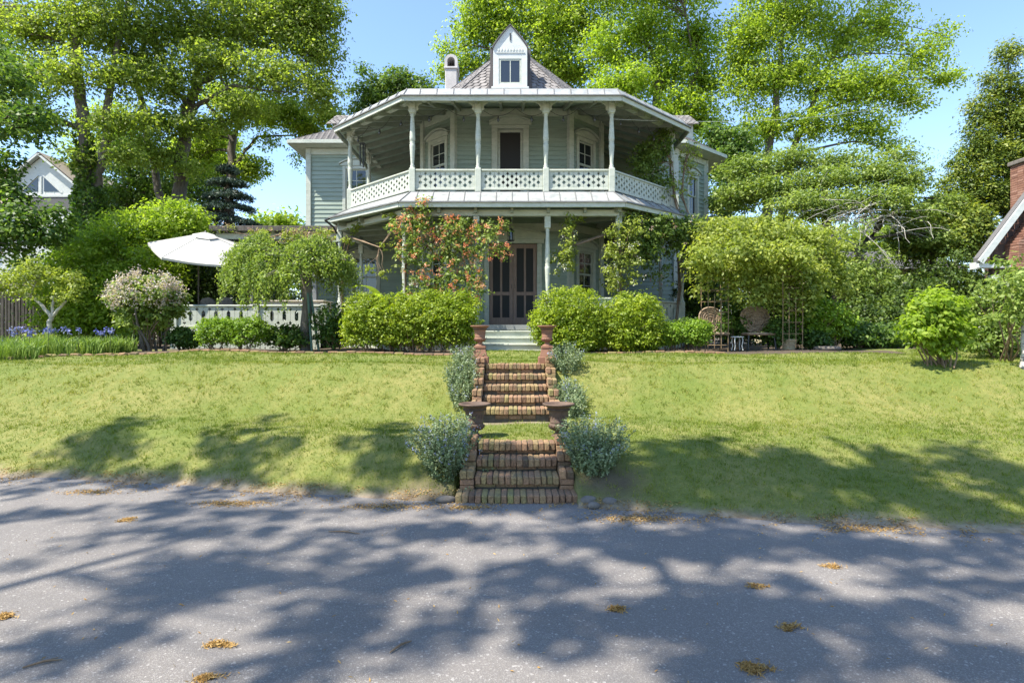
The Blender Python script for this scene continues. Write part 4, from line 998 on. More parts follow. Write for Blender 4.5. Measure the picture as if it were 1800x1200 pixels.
# brick edging of the beds
def edging(label, x0, x1, n_):
    mb = MB()
    for i in range(n_):
        x = x0 + (x1 - x0) * (i + .5) / n_; y = float(bed_front(np.array(x))) - .05; L = (x1 - x0) / n_; z = hz(x, y - .1)
        mb.cbox(x - L / 2 + .008, x + L / 2 - .008, y - .05, y + .05, z - .05, z + .045 + random.uniform(-.012, .01), .012, min(1, max(0, random.gauss(.5, .25))), .005)
    tag(mb.build('brick_edging', M['brick'], None, (x0, 12.7, 1.2)), label, 'edging')
edging('low brick edging along the bed before the left hedge', -3.9, -.8, 15); edging('low brick edging along the bed before the right bushes', .85, 4.5, 18); edging('low brick edging of the bed under the weeping tree and lilac', -8.6, -4.0, 22)

# ---------------------------------------------------------------- neighbours
def gable_house_right():
    h = empty('brick_cottage', (17.5, 20, 1.3), 'brown shingled cottage with wide white gable at the right edge', 'house')
    sl_ = 1.32; xe, ze = 13.75, 3.95; xp = 17.6; zp = ze + (xp - xe) * sl_
    mb = MB(); Mx, Ln = frame((14.35, 17.85), (20.9, 17.85)); mb.M = Mx
    z = 1.2; i = 0
    while z < zp - .3:
        half = min((Ln / 2), max(0, (zp - .25 - z) / sl_)); n_ = max(1, int(2 * half / .17)); c = Ln / 2
        if z < 4.4: half = Ln / 2
        for k in range(n_):
            u0 = c - half + 2 * half * (k + (.0 if i % 2 else .3)) / n_; mb.add([(u0 + .004, .02, z), (u0 + 2 * half / n_ - .004, .02, z), (u0 + 2 * half / n_ - .004, 0, z + .2), (u0 + .004, 0, z + .2)], [(0, 1, 2, 3)], random.random())
        z += .2; i += 1
    mb.box(0, Ln, -.3, -.01, 1.0, 4.4); mb.box(4.2, 9.5, -3, -.31, 1.0, 7.0); mb.build('wall', M['shingle'], h)
    mb = MB()
    for s_ in (-1, 1):
        x0 = xe if s_ < 0 else 2 * xp - xe
        mb.add([(x0, 17.6, ze), (xp, 17.6, zp), (xp, 17.80, zp), (x0, 17.80, ze), (x0, 17.6, ze - .12), (xp, 17.6, zp - .16), (xp, 17.80, zp - .16), (x0, 17.80, ze - .12)], [(0, 1, 2, 3), (4, 7, 6, 5), (0, 4, 5, 1), (0, 3, 7, 4)])
    mb.build('roof', M['greyshingle'], h)
    mb = MB()
    for s_ in (-1, 1):
        x0 = xe if s_ < 0 else 2 * xp - xe; mb.bar((x0 + .02 * -s_, 17.56, ze - .14), (xp, 17.56, zp - .15), .05, .17, (-s_ * sl_, 0, 1)); 
    mb.bar((xe + .05, 17.7, ze - .22), (xe + .05, 17.96, ze - .22), .1, .2)
    mb.cbox(xe + .02, 15.3, 17.62, 17.82, ze - .30, ze - .16, .01); mb.cbox(14.2, 15.2, 17.66, 17.82, ze - .62, ze - .50, .01)
    mb.build('bargeboard', M['white'], h)
    b = MB(); 
    for k in range(6): a0, a1 = pi / 2 * k / 6, pi / 2 * (k + 1) / 6; b.bar((14.42 + .5 * (1 - cos(a0)), 17.72, ze - .62 - .45 * (1 - sin(a0))), (14.42 + .5 * (1 - cos(a1)), 17.72, ze - .62 - .45 * (1 - sin(a1))), .08, .09, (0, 1, 0))
    b.bar((14.45, 17.76, ze - .6), (14.45, 17.76, 2.6), .1, .1, (0, 1, 0)); b.build('bracket', M['white'], h)
    Mw, _ = frame((14.35, 18.4), (20.9, 18.4)); window((14.35, 17.85), (20.9, 17.85), .50, 2.2, 3.2, .5, hood=False, parent=h, trim='white')
    c = MB()
    def brickwork(x0, x1, y0, y1, z0, z1):
        z = z0; i = 0
        while z < z1:
            zt = min(z + .07, z1); L = .21; u = x0 - (L / 2 if i % 2 else 0)
            while u < x1:
                a, b_ = max(x0, u), min(x1, u + L - .012)
                if b_ - a > .02: c.box(a, b_, y0 - random.uniform(0, .004), y0 + .05, z + .005, zt - .005, min(1, max(0, random.gauss(.5, .25))))
                u += L
            u = y0 + .055
            while u < y1:
                b_ = min(y1, u + L - .012); c.box(x0 - random.uniform(0, .004), x0 + .05, u, b_, z + .005, zt - .005, min(1, max(0, random.gauss(.5, .25)))); u += L
            z = zt; i += 1
        c.box(x0 + .008, x1, y0 + .008, y1, z0, z1 - .004, .2)
    brickwork(14.72, 16.6, 17.35, 18.3, 1.2, 4.30)
    n_ = 9
    for k in range(n_): q = k / n_; brickwork(14.72 + .55 * q, 16.6 - .35 * q, 17.36, 18.3, 4.30 + .08 * k, 4.30 + .08 * (k + 1))
    brickwork(15.27, 16.25, 17.37, 18.3, 5.02, 6.82)
    ch = c.build('chimney', M['redbrick'], h)
    d = MB(); d.cbox(15.21, 16.31, 17.3, 18.36, 6.82, 6.95, .02); d.build('cap', M['stone'], ch)
gable_house_right()
def house_left():
    h = empty('white_gabled_house', (-27, 34, 1.3), 'white gabled house behind the left trees with paired triangular attic windows', 'house')
    Mx, Ln = frame((-29.0, 34), (-24.6, 34)); xp, zp = Ln / 2, 11.9; ze = 10.1
    mb = MB(Mx); mb.box(0, Ln, -7, 0, 1.2, 9.25); mb.prism([(0, 9.6), (Ln, 9.6), (Ln, ze - .05), (xp, zp - .1), (0, ze - .05)], -7, .01)
    mb.cbox(-.05, Ln + .05, -.02, .06, 9.53, 9.68); mb.cbox(xp - .06, xp + .06, .012, .05, 9.7, 10.7)
    for k in range(9): mb.box(k * Ln / 9 - .02, k * Ln / 9 + .02, .01, .02, 9.68, min(zp - .3, 9.9))
    for s_ in (-1, 1): mb.bar((xp + s_ * (Ln / 2 + .3), .15, ze - .25), (xp, .15, zp + .02), .1, .28, (0, 1, 0)); mb.bar((xp + s_ * 1.2, .03, 9.75), (xp + s_ * .15, .03, 10.75), .05, .07, (0, 1, 0))
    w_ = mb.build('wall', M['white'], h)
    mb = MB(Mx); mb.box(-.03, Ln + .03, -6.9, .03, 8.75, 9.53); mb.build('shingle_band', M['greyshingle'], h)
    for s_ in (-1, 1): 
        mb = MB(Mx); mb.prism([(xp + s_ * .18, 9.85), (xp + s_ * 1.02, 9.85), (xp + s_ * .18, 10.62)], .0, .03); mb.build('window', M['glass'], h)
    mb = MB(Mx)
    for s_ in (-1, 1): mb.add([(xp + s_ * (Ln / 2 + .35), .25, ze - .15), (xp, .25, zp + .16), (xp, -7.3, zp + .16), (xp + s_ * (Ln / 2 + .35), -7.3, ze - .15)], [(0, 1, 2, 3)])
    mb.build('roof', M['tanroof'], h)
    mb = MB(); shingles(mb, (-36, 33.4, 9.0), (-28.6, 33.4, 9.0), (-36, 37, 12.0), (-28.0, 37, 12.0), .3, .4, False); mb.build('side_roof', M['tanroof'], h)
    mb = MB(); mb.box(-36, -29.05, 34.4, 40, 1.2, 9.1); mb.build('side_wall', M['white'], h)
    window((-29.0, 34), (-24.6, 34), 2.2, 5.5, 7.5, 1.1, hood=False, parent=h, trim='white')
house_left()
h = empty('yellow_house', (15, 26, 1.3), 'pale yellow clapboard house half hidden behind the right hornbeam', 'house')
siding('wall', (12.6, 25), (18.5, 25), 1.2, 4.5, [(1.5, 2.5, 2.6, 4.1)], 'yellow', .2, h); window((12.6, 25), (18.5, 25), 2.0, 2.6, 4.1, 1.0, False, parent=h, trim='white')
siding('wall', (12.6, 31), (12.6, 25), 1.2, 4.5, [], 'yellow', .2, h)
mb = MB(); shingles(mb, (12.2, 24.5, 4.4), (19, 24.5, 4.4), (12.2, 28, 5.6), (19, 28, 5.6), .25, .35, False); mb.add([(12.2, 31.5, 4.4), (19, 31.5, 4.4), (19, 28, 5.6), (12.2, 28, 5.6)], [(0, 1, 2, 3)]); mb.build('roof', M['greyshingle'], h)
# left board fence
def stake_fence(label, p0, p1, h):
    r_ = empty('stake_fence', (p0[0], p0[1], 1.3), label, 'fence'); Mx, Ln = frame(p0, p1); mb = MB(Mx); u = 0
    while u < Ln: w = random.uniform(.05, .085); hh = h + random.uniform(-.12, .10); mb.cbox(u, u + w, -.02, .015, 1.25, 1.25 + hh, .008, random.random(), .004); u += w + random.uniform(.012, .03)
    mb.build('stakes', M['fence'], r_)
    for z in (1.6, 1.2 + h * .8): mb = MB(Mx); mb.cbox(0, Ln, -.08, -.022, z, z + .09, .005); mb.build('rail', M['fence'], r_)
    for u in np.arange(.1, Ln, 2.2): mb = MB(Mx); mb.cbox(u, u + .1, -.19, -.082, 1.2, 1.2 + h, .008); mb.build('post', M['fence'], r_)
stake_fence('dark weathered stake fence behind the small white barked tree', (-22, 16.2), (-12.2, 17.4), 1.75)

# ---------------------------------------------------------------- hedges, shrubs, vines, flowers
G = 1.29
def L2(x, y, z, rx_, ry_, rz_, w=1): return (x, y, z, rx_, ry_, rz_, w)
rng0 = np.random.default_rng(5)
def box_lobes(x0, x1, y0, y1, z0, z1, n_, r):
    out = []
    for i in range(n_):
        x = rng0.uniform(x0 + r, x1 - r); y = rng0.uniform(y0 + r * .7, y1 - r * .7); z = rng0.uniform(z0 + r * .6, z1 - r)
        out.append((x, y, z, r * rng0.uniform(.85, 1.2), r * .9, r * rng0.uniform(.8, 1.1), 1))
    for x in np.arange(x0 + r, x1 - r + .01, r * .9): out.append((x, (y0 + y1) / 2, z1 - r * 1.02 + rng0.uniform(-.06, .05), r, r, r, 1.4)); out.append((x, y0 + r * .8, z0 + (z1 - z0) * .5, r, r * .8, r * 1.1, 1.5)); out.append((x, y0 + r * .8, z0 + (z1 - z0) * .22, r, r * .8, r * .8, 1.2))
    return out
HK = dict(shell=.35, flat=.9, up=.75, tvar=.17)
shrub('clipped_hedge', 'long flat topped yellow green hedge left of the front steps', 'hedge', 21, (-2.2, 13.4, G), box_lobes(-3.78, -.62, 12.9, 14.1, G + .05, 2.62, 14, .34), 3000, 17, .085, .062, .034, L_['hedge'], stems=60, **HK)
shrub('rounded_bush', 'rounded yellow green bush right of the front steps, nearer the steps', 'bush', 22, (1.32, 13.5, G), [L2(1.30, 13.5, 2.05, .88, .75, .70), L2(.85, 13.4, 1.8, .45, .5, .5), L2(1.8, 13.5, 1.75, .5, .5, .5), L2(1.3, 13.3, 1.6, .75, .6, .35)], 1900, 17, .085, .062, .034, L_['hedge'], 'rounded bushes right of the steps', stems=30, **HK)
shrub('rounded_bush', 'rounded yellow green bush right of the front steps, beside the low boxwoods', 'bush', 23, (2.72, 13.5, G), [L2(2.72, 13.5, 1.98, .74, .7, .66), L2(2.4, 13.4, 1.7, .45, .5, .45), L2(3.1, 13.5, 1.65, .42, .5, .42), L2(2.7, 13.3, 1.55, .65, .6, .3)], 1600, 17, .085, .062, .034, L_['hedge'], 'rounded bushes right of the steps', stems=30, **HK)
for i, (px, py, rx_, rz_, lab, lf) in enumerate(((382, 583, 36, 28, 'small bright boxwood before the deck railing, beside the lilac', 'box'), (436, 583, 36, 29, 'small bright boxwood before the deck railing, nearer the weeping tree', 'box'),
        (1180, 588, 34, 22, 'low bright boxwood tucked against the rounded right bush', 'box'), (1226, 586, 28, 24, 'low bright boxwood at the end of the right bed by the trellis', 'box'), (1205, 582, 24, 22, 'low dark boxwood between two brighter ones in the right bed', 'maple'))):
    Y = 13.45 + (.25 if lf == 'maple' else 0); lb = lobe(px, py, Y, rx_, rz_)
    shrub('boxwood', lab, 'shrub', 30 + i, (lb[0], lb[1], G), [lb, (lb[0] - lb[3] * .4, lb[1] - .1, lb[2] - .05, lb[3] * .6, lb[4] * .6, lb[5] * .8, 1), (lb[0] + lb[3] * .4, lb[1], lb[2] + .03, lb[3] * .55, lb[4] * .6, lb[5] * .8, 1)], 420, 15, .06, .052, .03, L_[lf], 'low boxwoods in the front beds', stems=10, **HK)
for i, (px, py, rx_, rz_, lab) in enumerate(((498, 592, 42, 20, 'low dark leathery shrub between the boxwoods and the weeping tree trunk'), (585, 575, 42, 38, 'dark shady shrub between the weeping tree trunk and the left hedge'), (320, 594, 24, 17, 'low dark plant between the lilac stems and the first boxwood'), (1368, 585, 20, 24, 'dark leafy plant right of the large wicker chair'), (1290, 570, 24, 34, 'dark leafy plant behind the white side table'), (1425, 596, 26, 16, 'low dark plant at the foot of the right rusty trellis'))):
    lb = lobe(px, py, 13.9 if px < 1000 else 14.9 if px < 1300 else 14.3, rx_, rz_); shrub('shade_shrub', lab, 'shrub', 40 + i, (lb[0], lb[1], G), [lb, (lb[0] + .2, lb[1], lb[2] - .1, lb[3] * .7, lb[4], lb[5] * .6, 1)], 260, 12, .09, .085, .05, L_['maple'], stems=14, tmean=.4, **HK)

# stems with leaves: catmint
def herb(name, label, seed, x0, x1, y0, y1, n_, hgt, lean, leaf, lsize, group=None, zoff=0., dens=26, bloom='mintbloom', bl=.10):
    rng = np.random.default_rng(seed); cx, cy = (x0 + x1) / 2, (y0 + y1) / 2
    r_ = empty(name, (cx, cy, hz(cx, cy)), label, 'plant', group); P = []; D = []; T = []; FP = []; sm = MB()
    for i in range(n_):
        a = rng.uniform(0, 2 * pi); q = sqrt(rng.random()); bx = cx + (x1 - x0) * .34 * q * cos(a); by = cy + (y1 - y0) * .34 * q * sin(a)
        bz = hz(bx, by); h = hgt * rng.uniform(.6, 1.15) * (1 - .28 * q); out = np.array([cos(a), sin(a), 0]) * q * lean + rng.normal(size=3) * .12; out[2] = 0
        tt = np.linspace(0, 1, dens); t0 = np.clip(rng.normal(.5, .16), 0, 1)
        pts = np.array([bx, by, bz]) + np.outer(tt ** 1.3, out * h) + np.outer(tt * (1 - .18 * tt), [0, 0, h])
        P.append(pts[2:] + rng.normal(size=(dens - 2, 3)) * lsize * .38); D.append(rng.normal(size=(dens - 2, 3)) * .9 + out * .5); T.append(t0 + rng.normal(0, .13, dens - 2) + .16 * 0)
        if i % 5 == 0: sm.tube([tuple(p) for p in pts[::6]] + [tuple(pts[-1])], .004, 4)
        if rng.random() < bl: FP.append(pts[-1] + np.array([0, 0, .015])); FP.append(pts[-3])
    P = np.concatenate(P); s = rng.uniform(.6, 1.2, len(P))
    raw_mesh('foliage', leaf_quads(rng, P, lsize * s, lsize * .6 * s, .5, np.concatenate(D)), 4, np.concatenate(T), L_[leaf], r_); sm.build('stems', M['stem'], r_)
    if FP: Q, t = blooms(rng, np.array(FP), 5, .012, .018, .012); raw_mesh('blossoms', Q, 4, t, L_[bloom], r_)
    return r_
herb('catmint', 'large grey green catmint mound left of the lower brick steps', 51, -1.02, -.36, 6.05, 6.95, 330, .52, .55, 'catmint', .034, 'catmint along the steps', bl=.22)
herb('catmint', 'large grey green catmint mound right of the lower brick steps', 52, .54, 1.18, 5.95, 6.85, 330, .50, .55, 'catmint', .034, 'catmint along the steps')
herb('catmint', 'grey green catmint column left of the upper brick steps', 53, -1.02, -.52, 8.35, 9.9, 260, .46, .25, 'catmint', .034, 'catmint along the steps')
herb('catmint', 'pale catmint spilling round the right terracotta urn', 54, .62, 1.12, 9.25, 10.1, 170, .46, .5, 'catmint', .034, 'catmint along the steps')
herb('catmint', 'pale catmint right of the upper brick steps, above the iron urn', 55, .62, 1.08, 8.15, 9.2, 190, .42, .3, 'catmint', .034, 'catmint along the steps')
herb('catmint', 'pale catmint round the left terracotta urn pedestal', 56, -.98, -.50, 9.5, 10.2, 130, .42, .5, 'catmint', .034, 'catmint along the steps')
herb('weed_tuft', 'small bright green tuft growing on the top brick step', 57, -.42, -.26, 9.46, 9.60, 22, .13, .8, 'bright', .03, dens=10, bl=0)

# weeping tree on the left
def weeping():
    rng = np.random.default_rng(61); X0, Y0, Z0 = at(538, 612, 14.0); Z0 = G
    r_ = empty('weeping_tree', (X0, Y0, Z0), 'small umbrella shaped weeping tree propped by green stakes before the deck', 'tree')
    P = []; T = []; top = at(505, 425, 14.0); cx, cz = top[0], top[2]; tm = MB()
    tk = [(X0, Y0, Z0 - .2), (X0 - .02, Y0, Z0 + .5), (X0 + .03, Y0 + .02, Z0 + 1.1), (X0 - .05, Y0, cz - .45)]; tm.tube(tk, [.15, .125, .115, .12], 12)
    for i in range(760):
        a = rng.uniform(0, 2 * pi); R = rng.uniform(.25, 1.0) ** .6 * (1.58 + .18 * sin(3 * a)); hz_ = cz + .06 - .80 * (R / 1.6) ** 2 + rng.normal(0, .10) + .14 * sin(2 * a + 1) + .07 * sin(5 * a)
        dx, dy = cos(a), sin(a) * .8; L = rng.uniform(.2, 1.15) * (.35 + .55 * R / 1.6) * (1.0 if dx < 0 else .85); t0 = np.clip(rng.normal(.5, .17), 0, 1)
        if i % 9 == 0:
            q0 = (tk[-1][0], tk[-1][1], tk[-1][2] - .1); e = (cx + dx * R, Y0 + dy * R, hz_); pts = curve_pts(rng, q0, e, 6, 0, .12, .07); tm.tube(pts, [.04, .034, .027, .02, .014, .008], 5)
        m_ = int(24 + 46 * L); tt = np.linspace(0, 1, m_)
        q = np.stack([cx + dx * (R - .28 + .36 * tt), Y0 + dy * (R - .28 + .36 * tt), hz_ + .12 * np.sin(tt * 2.5) - L * tt ** 1.5], 1) + rng.normal(size=(m_, 3)) * .045
        P.append(q); T.append(t0 + rng.normal(0, .14, m_))
    P = np.concatenate(P); T = np.concatenate(T); s = rng.uniform(.6, 1.2, len(P))
    raw_mesh('crown', leaf_quads(rng, P, .075 * s, .036 * s, .55, np.tile([0, 0, -.7], (len(P), 1))), 4, T, L_['weep'], r_); tm.build('trunk', M['bark'], r_)
weeping()
for (p0, p1, lab) in ((at(541, 515, 13.9), at(549, 614, 13.75), 'green painted stake propping the weeping tree, nearest its trunk'), (at(546, 515, 14.0), at(562, 612, 13.9), 'dark leaning stake propping the weeping tree, on the right')):
    mb = MB(); mb.tube([p0, (p1[0], p1[1], G - .15)], .028, 8); tag(mb.build('tree_stake', M['greypost'], None, (p1[0], p1[1], G)), lab, 'stake')

# lilac
def lilac():
    b_ = at(272, 610, 13.8); lb = [lobe(262, 520, 13.8, 60, 36), lobe(225, 530, 13.8, 34, 30), lobe(300, 540, 13.8, 30, 36), lobe(255, 562, 13.8, 48, 26, None, .6)]
    r_ = shrub('lilac', 'pink flowering lilac bush with bare stems left of the deck', 'bush', 71, (b_[0], b_[1], G), lb, 620, 14, .10, .09, .055, L_['weep'], stems=16, shell=.4)
    rng = np.random.default_rng(72); cc, _ = in_lobes(rng, lb[:3], 230, .12); cc = cc[(cc[:, 2] > lb[0][2] - .25)]; cc[:, 2] += .04
    cc[:, 1] -= .08; n_ = len(cc); idx = np.repeat(np.arange(n_), 34); g = rng.normal(size=(len(idx), 3)) * np.array([.05, .05, .085]); Q = leaf_quads(rng, cc[idx] + g, .046, .036, .3)
    raw_mesh('blossoms', Q, 4, np.clip(rng.normal(.5, .2, n_)[idx] + rng.normal(0, .1, len(idx)), 0, 1), L_['lilacbloom'], r_)
    mb = MB(); 
    for k in range(6):
        a = rng.uniform(0, 6.28); p = curve_pts(rng, (b_[0] + .16 * cos(a), b_[1] + .16 * sin(a), G - .1), (b_[0] + .45 * cos(a) - .1, b_[1] + .4 * sin(a), G + 1.0), 7, 0, .14, 0); mb.tube(p, [.035, .032, .03, .027, .024, .02, .016], 6)
    mb.build('trunk', M['bark'], r_)
lilac()
# iris clumps
def iris(seed, x, y, label, r, n_, h, nf, ry=None):
    rng = np.random.default_rng(seed); r_ = empty('iris_clump', (x, y, hz(x, y)), label, 'flowers', 'iris clumps in the left border'); V = []; T = []; F_ = []; sm = MB(); ry = ry or r
    for i in range(n_):
        a = rng.uniform(0, 6.28); q = sqrt(rng.random()); bx, by = x + r * q * cos(a), y + ry * q * sin(a); bz = hz(bx, by) - .02; H = h * rng.uniform(.6, 1.1); d = np.array([rng.normal() * .3, rng.normal() * .3]); w = rng.uniform(.016, .028)
        sd = np.array([cos(a), sin(a), 0]) * w / 2; p0 = np.array([bx, by, bz]); p1 = p0 + np.array([d[0] * H * .35, d[1] * H * .35, H * .62]); p2 = p0 + np.array([d[0] * H, d[1] * H, H * (1 - .25 * np.hypot(*d))])
        V.append([p0 - sd, p0 + sd, p1 + sd, p1 - sd]); V.append([p1 - sd, p1 + sd, p2 + sd * .1, p2 - sd * .1]); t = np.clip(rng.normal(.5, .2), 0, 1); T += [t, t]
    raw_mesh('leaves', np.array(V), 4, np.array(T), L_['iris'], r_)
    for i in range(int(nf * .5)):
        bx, by = x + rng.uniform(-r, r) * .9, y + rng.uniform(-ry, ry) * .9; bz = hz(bx, by); H = h * rng.uniform(.95, 1.2); sm.tube([(bx, by, bz), (bx + .01, by, bz + H)], .005, 4); F_.append((bx, by, bz + H + .02))
    if nf:
        Q, t = blooms(rng, np.array(F_), 12, .03, .055, .036); raw_mesh('blossoms', Q, 4, t, L_['irisbloom'], r_); sm.build('stems', M['stem'], r_)
for i, (px, Y, r, n_, h, nf, lab) in enumerate(((15, 11.1, .50, 330, .40, 6, 'iris clump at the left frame edge, nearest the street'), (75, 11.9, .55, 360, .42, 9, 'blue iris clump before the dark stake fence'), (130, 12.6, .55, 340, .42, 11, 'blue iris clump in front of the white barked tree'),
        (178, 13.1, .45, 300, .42, 9, 'blue iris clump between the white barked tree and the lilac'), (212, 13.3, .34, 220, .40, 3, 'iris clump beside the lilac stems, fewest flowers'), (35, 12.6, .5, 260, .44, 10, 'blue iris clump deep in the border against the fence'))):
    iris(80 + i, (px - 900) / F * Y, Y, lab, r, n_, h, nf, r * .8)
# border edging stones at left
mb = MB()
for i in range(15):
    t = i / 14; x = -9.75 + 1.75 * t; y = 10.35 + 2.3 * t; z = hz(x, y); mb.cbox(x - .09, x + .09, y - .05, y + .05, z - .05, z + .05 + random.uniform(-.02, .01), .02, random.random(), .012)
tag(mb.build('border_edging', M['brick'], None, (-9, 11.5, 1.1)), 'worn edging along the iris border at the left', 'edging')
# small white barked tree left
b0 = at(86, 600, 14.0)
tree('small_fruit_tree', 'small spreading tree with pale bark behind the irises at the left', 'tree', 91, [[(b0[0], 14, G, .06), (*at(88, 565, 14), .052), (*at(91, 552, 14), .048)], [(*at(90, 556, 14), .042), (*at(70, 532, 14), .034), (*at(35, 508, 14), .02)], [(*at(91, 556, 14), .038), (*at(95, 520, 14), .025)], [(*at(92, 556, 14), .038), (*at(112, 534, 14), .03), (*at(125, 515, 14), .015)]],
     [lobe(15, 500, 14, 44, 20), lobe(70, 484, 14, 36, 22), lobe(122, 512, 14, 26, 30), lobe(55, 468, 14, 18, 14), lobe(-20, 496, 14, 40, 26), lobe(100, 530, 14, 22, 24, None, .6), lobe(45, 520, 13.8, 30, 14, None, .5), lobe(135, 490, 14.1, 16, 16)], 300, 14, .12, .075, .045, L_['pale'], M['palebark'], twigs=50)
herb('young_shrub', 'young leafy shoot at the foot of the pale barked tree', 95, *sorted((at(48, 590, 13.7)[0], at(82, 590, 13.7)[0])), 13.5, 13.9, 30, .62, .5, 'pale', .085, dens=14, bl=0)

# porch vines
def vine(name, label, seed, lobes, ncl, per, rc, L, Wd, leaf, root_pts, flowers=None, nfl=0, base=None, fper=13, frad=.036, fL=.055, stems=26, **kw):
    rng = np.random.default_rng(seed); base = base or root_pts[0]; r_ = empty(name, base, label, 'vine')
    Q, t, cc, li = crown(rng, lobes, ncl, per, rc, L, Wd, **kw); raw_mesh('foliage', Q, 4, t, L_[leaf], r_)
    sm = MB()
    for k in range(3): p = [(q[0] + rng.normal() * .04, q[1] + rng.normal() * .04, q[2]) for q in root_pts]; sm.tube(p, [.02 - .003 * k] * len(p), 6)
    A = np.array(root_pts, float)
    for j in rng.choice(ncl, stems, replace=False):
        s_ = A[np.argmin(np.linalg.norm(A - cc[j], axis=1))]; sm.tube(curve_pts(rng, s_, cc[j], 7, .02, .22, .02), [.010, .009, .008, .007, .006, .004, .003], 5)
    sm.build('stems', M['twig'], r_)
    if flowers:
        fc, _ = in_lobes(rng, lobes, nfl, .22); fc[:, 1] -= .10; Q, t = blooms(rng, fc, fper, frad, fL, fL * .5); raw_mesh('blossoms', Q, 4, t, L_[flowers], r_)
    return r_
vk = dict(shell=.5, flat=.8, up=.5, tvar=.2)
vine('honeysuckle_vine', 'climbing honeysuckle with coral orange flowers on the porch front left of the doors', 101,
     [lobe(745, 368, 14.6, 26, 22, .25), lobe(725, 405, 14.6, 42, 34, .3), lobe(735, 450, 14.6, 38, 40, .3), lobe(790, 440, 14.6, 40, 40, .3), lobe(805, 400, 14.6, 40, 22, .3), lobe(862, 402, 14.55, 40, 20, .25), lobe(845, 440, 14.5, 40, 26, .25), lobe(884, 442, 14.5, 16, 18, .2, .6), lobe(800, 490, 14.5, 52, 34, .3), lobe(835, 505, 14.5, 24, 36, .25), lobe(745, 500, 14.6, 40, 26, .3, .6)],
     420, 14, .12, .085, .05, 'weep', [(-2.3, 14.6, G), (-2.6, 14.75, 2.4), (-2.62, 14.78, 3.4), (-1.9, 14.65, 4.0), (-1.2, 14.6, 3.7)], 'orange', 190, stems=60, **vk)
vine('pale_vine', 'bare stemmed pale vine under the left porch eave', 102, [lobe(625, 398, 16.2, 12, 16, .15), lobe(690, 382, 15, 14, 12, .15), lobe(682, 432, 15.2, 20, 10, .12, .6), lobe(612, 420, 16.4, 12, 22, .15), lobe(672, 478, 15, 36, 14, .2, .6), lobe(700, 400, 15, 8, 22, .15)], 70, 12, .07, .07, .045, 'pale', [(-4.75, 16.7, G), (-4.72, 16.75, 3.5), (-4.5, 16.5, 4.4), (-3.4, 15.3, 3.9), (-2.8, 14.9, 4.5)], stems=14, **vk)
vine('climbing_hydrangea', 'climber with pale leaves and white flowers round the right front porch posts', 103,
     [lobe(1000, 430, 14.65, 16, 60, .2), lobe(990, 465, 14.9, 22, 26, .2), lobe(1075, 450, 14.65, 16, 60, .2), lobe(1108, 410, 14.65, 30, 36, .3), lobe(1100, 470, 14.65, 34, 44, .3), lobe(1020, 380, 15, 12, 14, .15), lobe(1085, 500, 15, 30, 20, .3), lobe(1000, 395, 15, 12, 16, .15)],
     300, 14, .10, .07, .046, 'pale', [(2.6, 14.8, G), (2.68, 14.8, 2.6), (2.66, 14.82, 3.8), (2.9, 15.1, 4.4), (1.5, 14.9, 3.9)], 'whitebloom', 34, stems=34, fper=9, fL=.04, **vk)
vine('porch_creeper', 'dark tangled creeper with pinkish blossom filling the right porch corner', 104,
     [lobe(1150, 398, 15.4, 48, 24, .35), lobe(1205, 405, 16.2, 40, 28, .4), lobe(1135, 435, 15.2, 34, 40, .35), lobe(1218, 450, 16.5, 30, 40, .4), lobe(1180, 420, 15.9, 30, 40, .4, .7), lobe(1160, 485, 15.5, 34, 24, .3, .35), lobe(1235, 420, 16.7, 22, 34, .4), lobe(1110, 385, 15.0, 24, 14, .25, .7)],
     600, 16, .13, .09, .052, 'weep', [(4.4, 16.3, G), (4.75, 16.9, 3.0), (4.7, 16.9, 4.3), (3.9, 16, 4.5)], 'pinkbloom', 70, fper=8, stems=30, tmean=.36, **vk)
vine('balcony_creeper', 'leafy creeper draped over the right corner of the upper balcony', 105,
     [lobe(1150, 270, 17.0, 32, 30, .4), lobe(1135, 300, 16.9, 26, 26, .4), lobe(1165, 245, 17.1, 20, 18, .35), lobe(1160, 320, 16.9, 22, 24, .3), lobe(1125, 280, 17.0, 16, 30, .4, .6)],
     300, 15, .13, .08, .05, 'weep', [(4.75, 16.85, 4.9), (4.62, 17.0, 5.6), (4.6, 17.05, 6.6), (4.2, 16.8, 7.2)], stems=22, tmean=.3, **vk)
vine('yellowing_creeper', 'sparse creeper with yellowing leaves beside the right balcony corner', 106,
     [lobe(1205, 285, 17.0, 14, 40, .3), lobe(1215, 315, 17.0, 12, 20, .3), lobe(1190, 335, 16.6, 30, 22, .3, .5), lobe(1222, 270, 17.2, 9, 22, .25)],
     75, 12, .09, .07, .042, 'pale', [(5.0, 16.75, 4.9), (4.75, 16.8, 5.6), (4.9, 16.9, 6.4), (5.0, 16.9, 6.9)], stems=20, **vk)
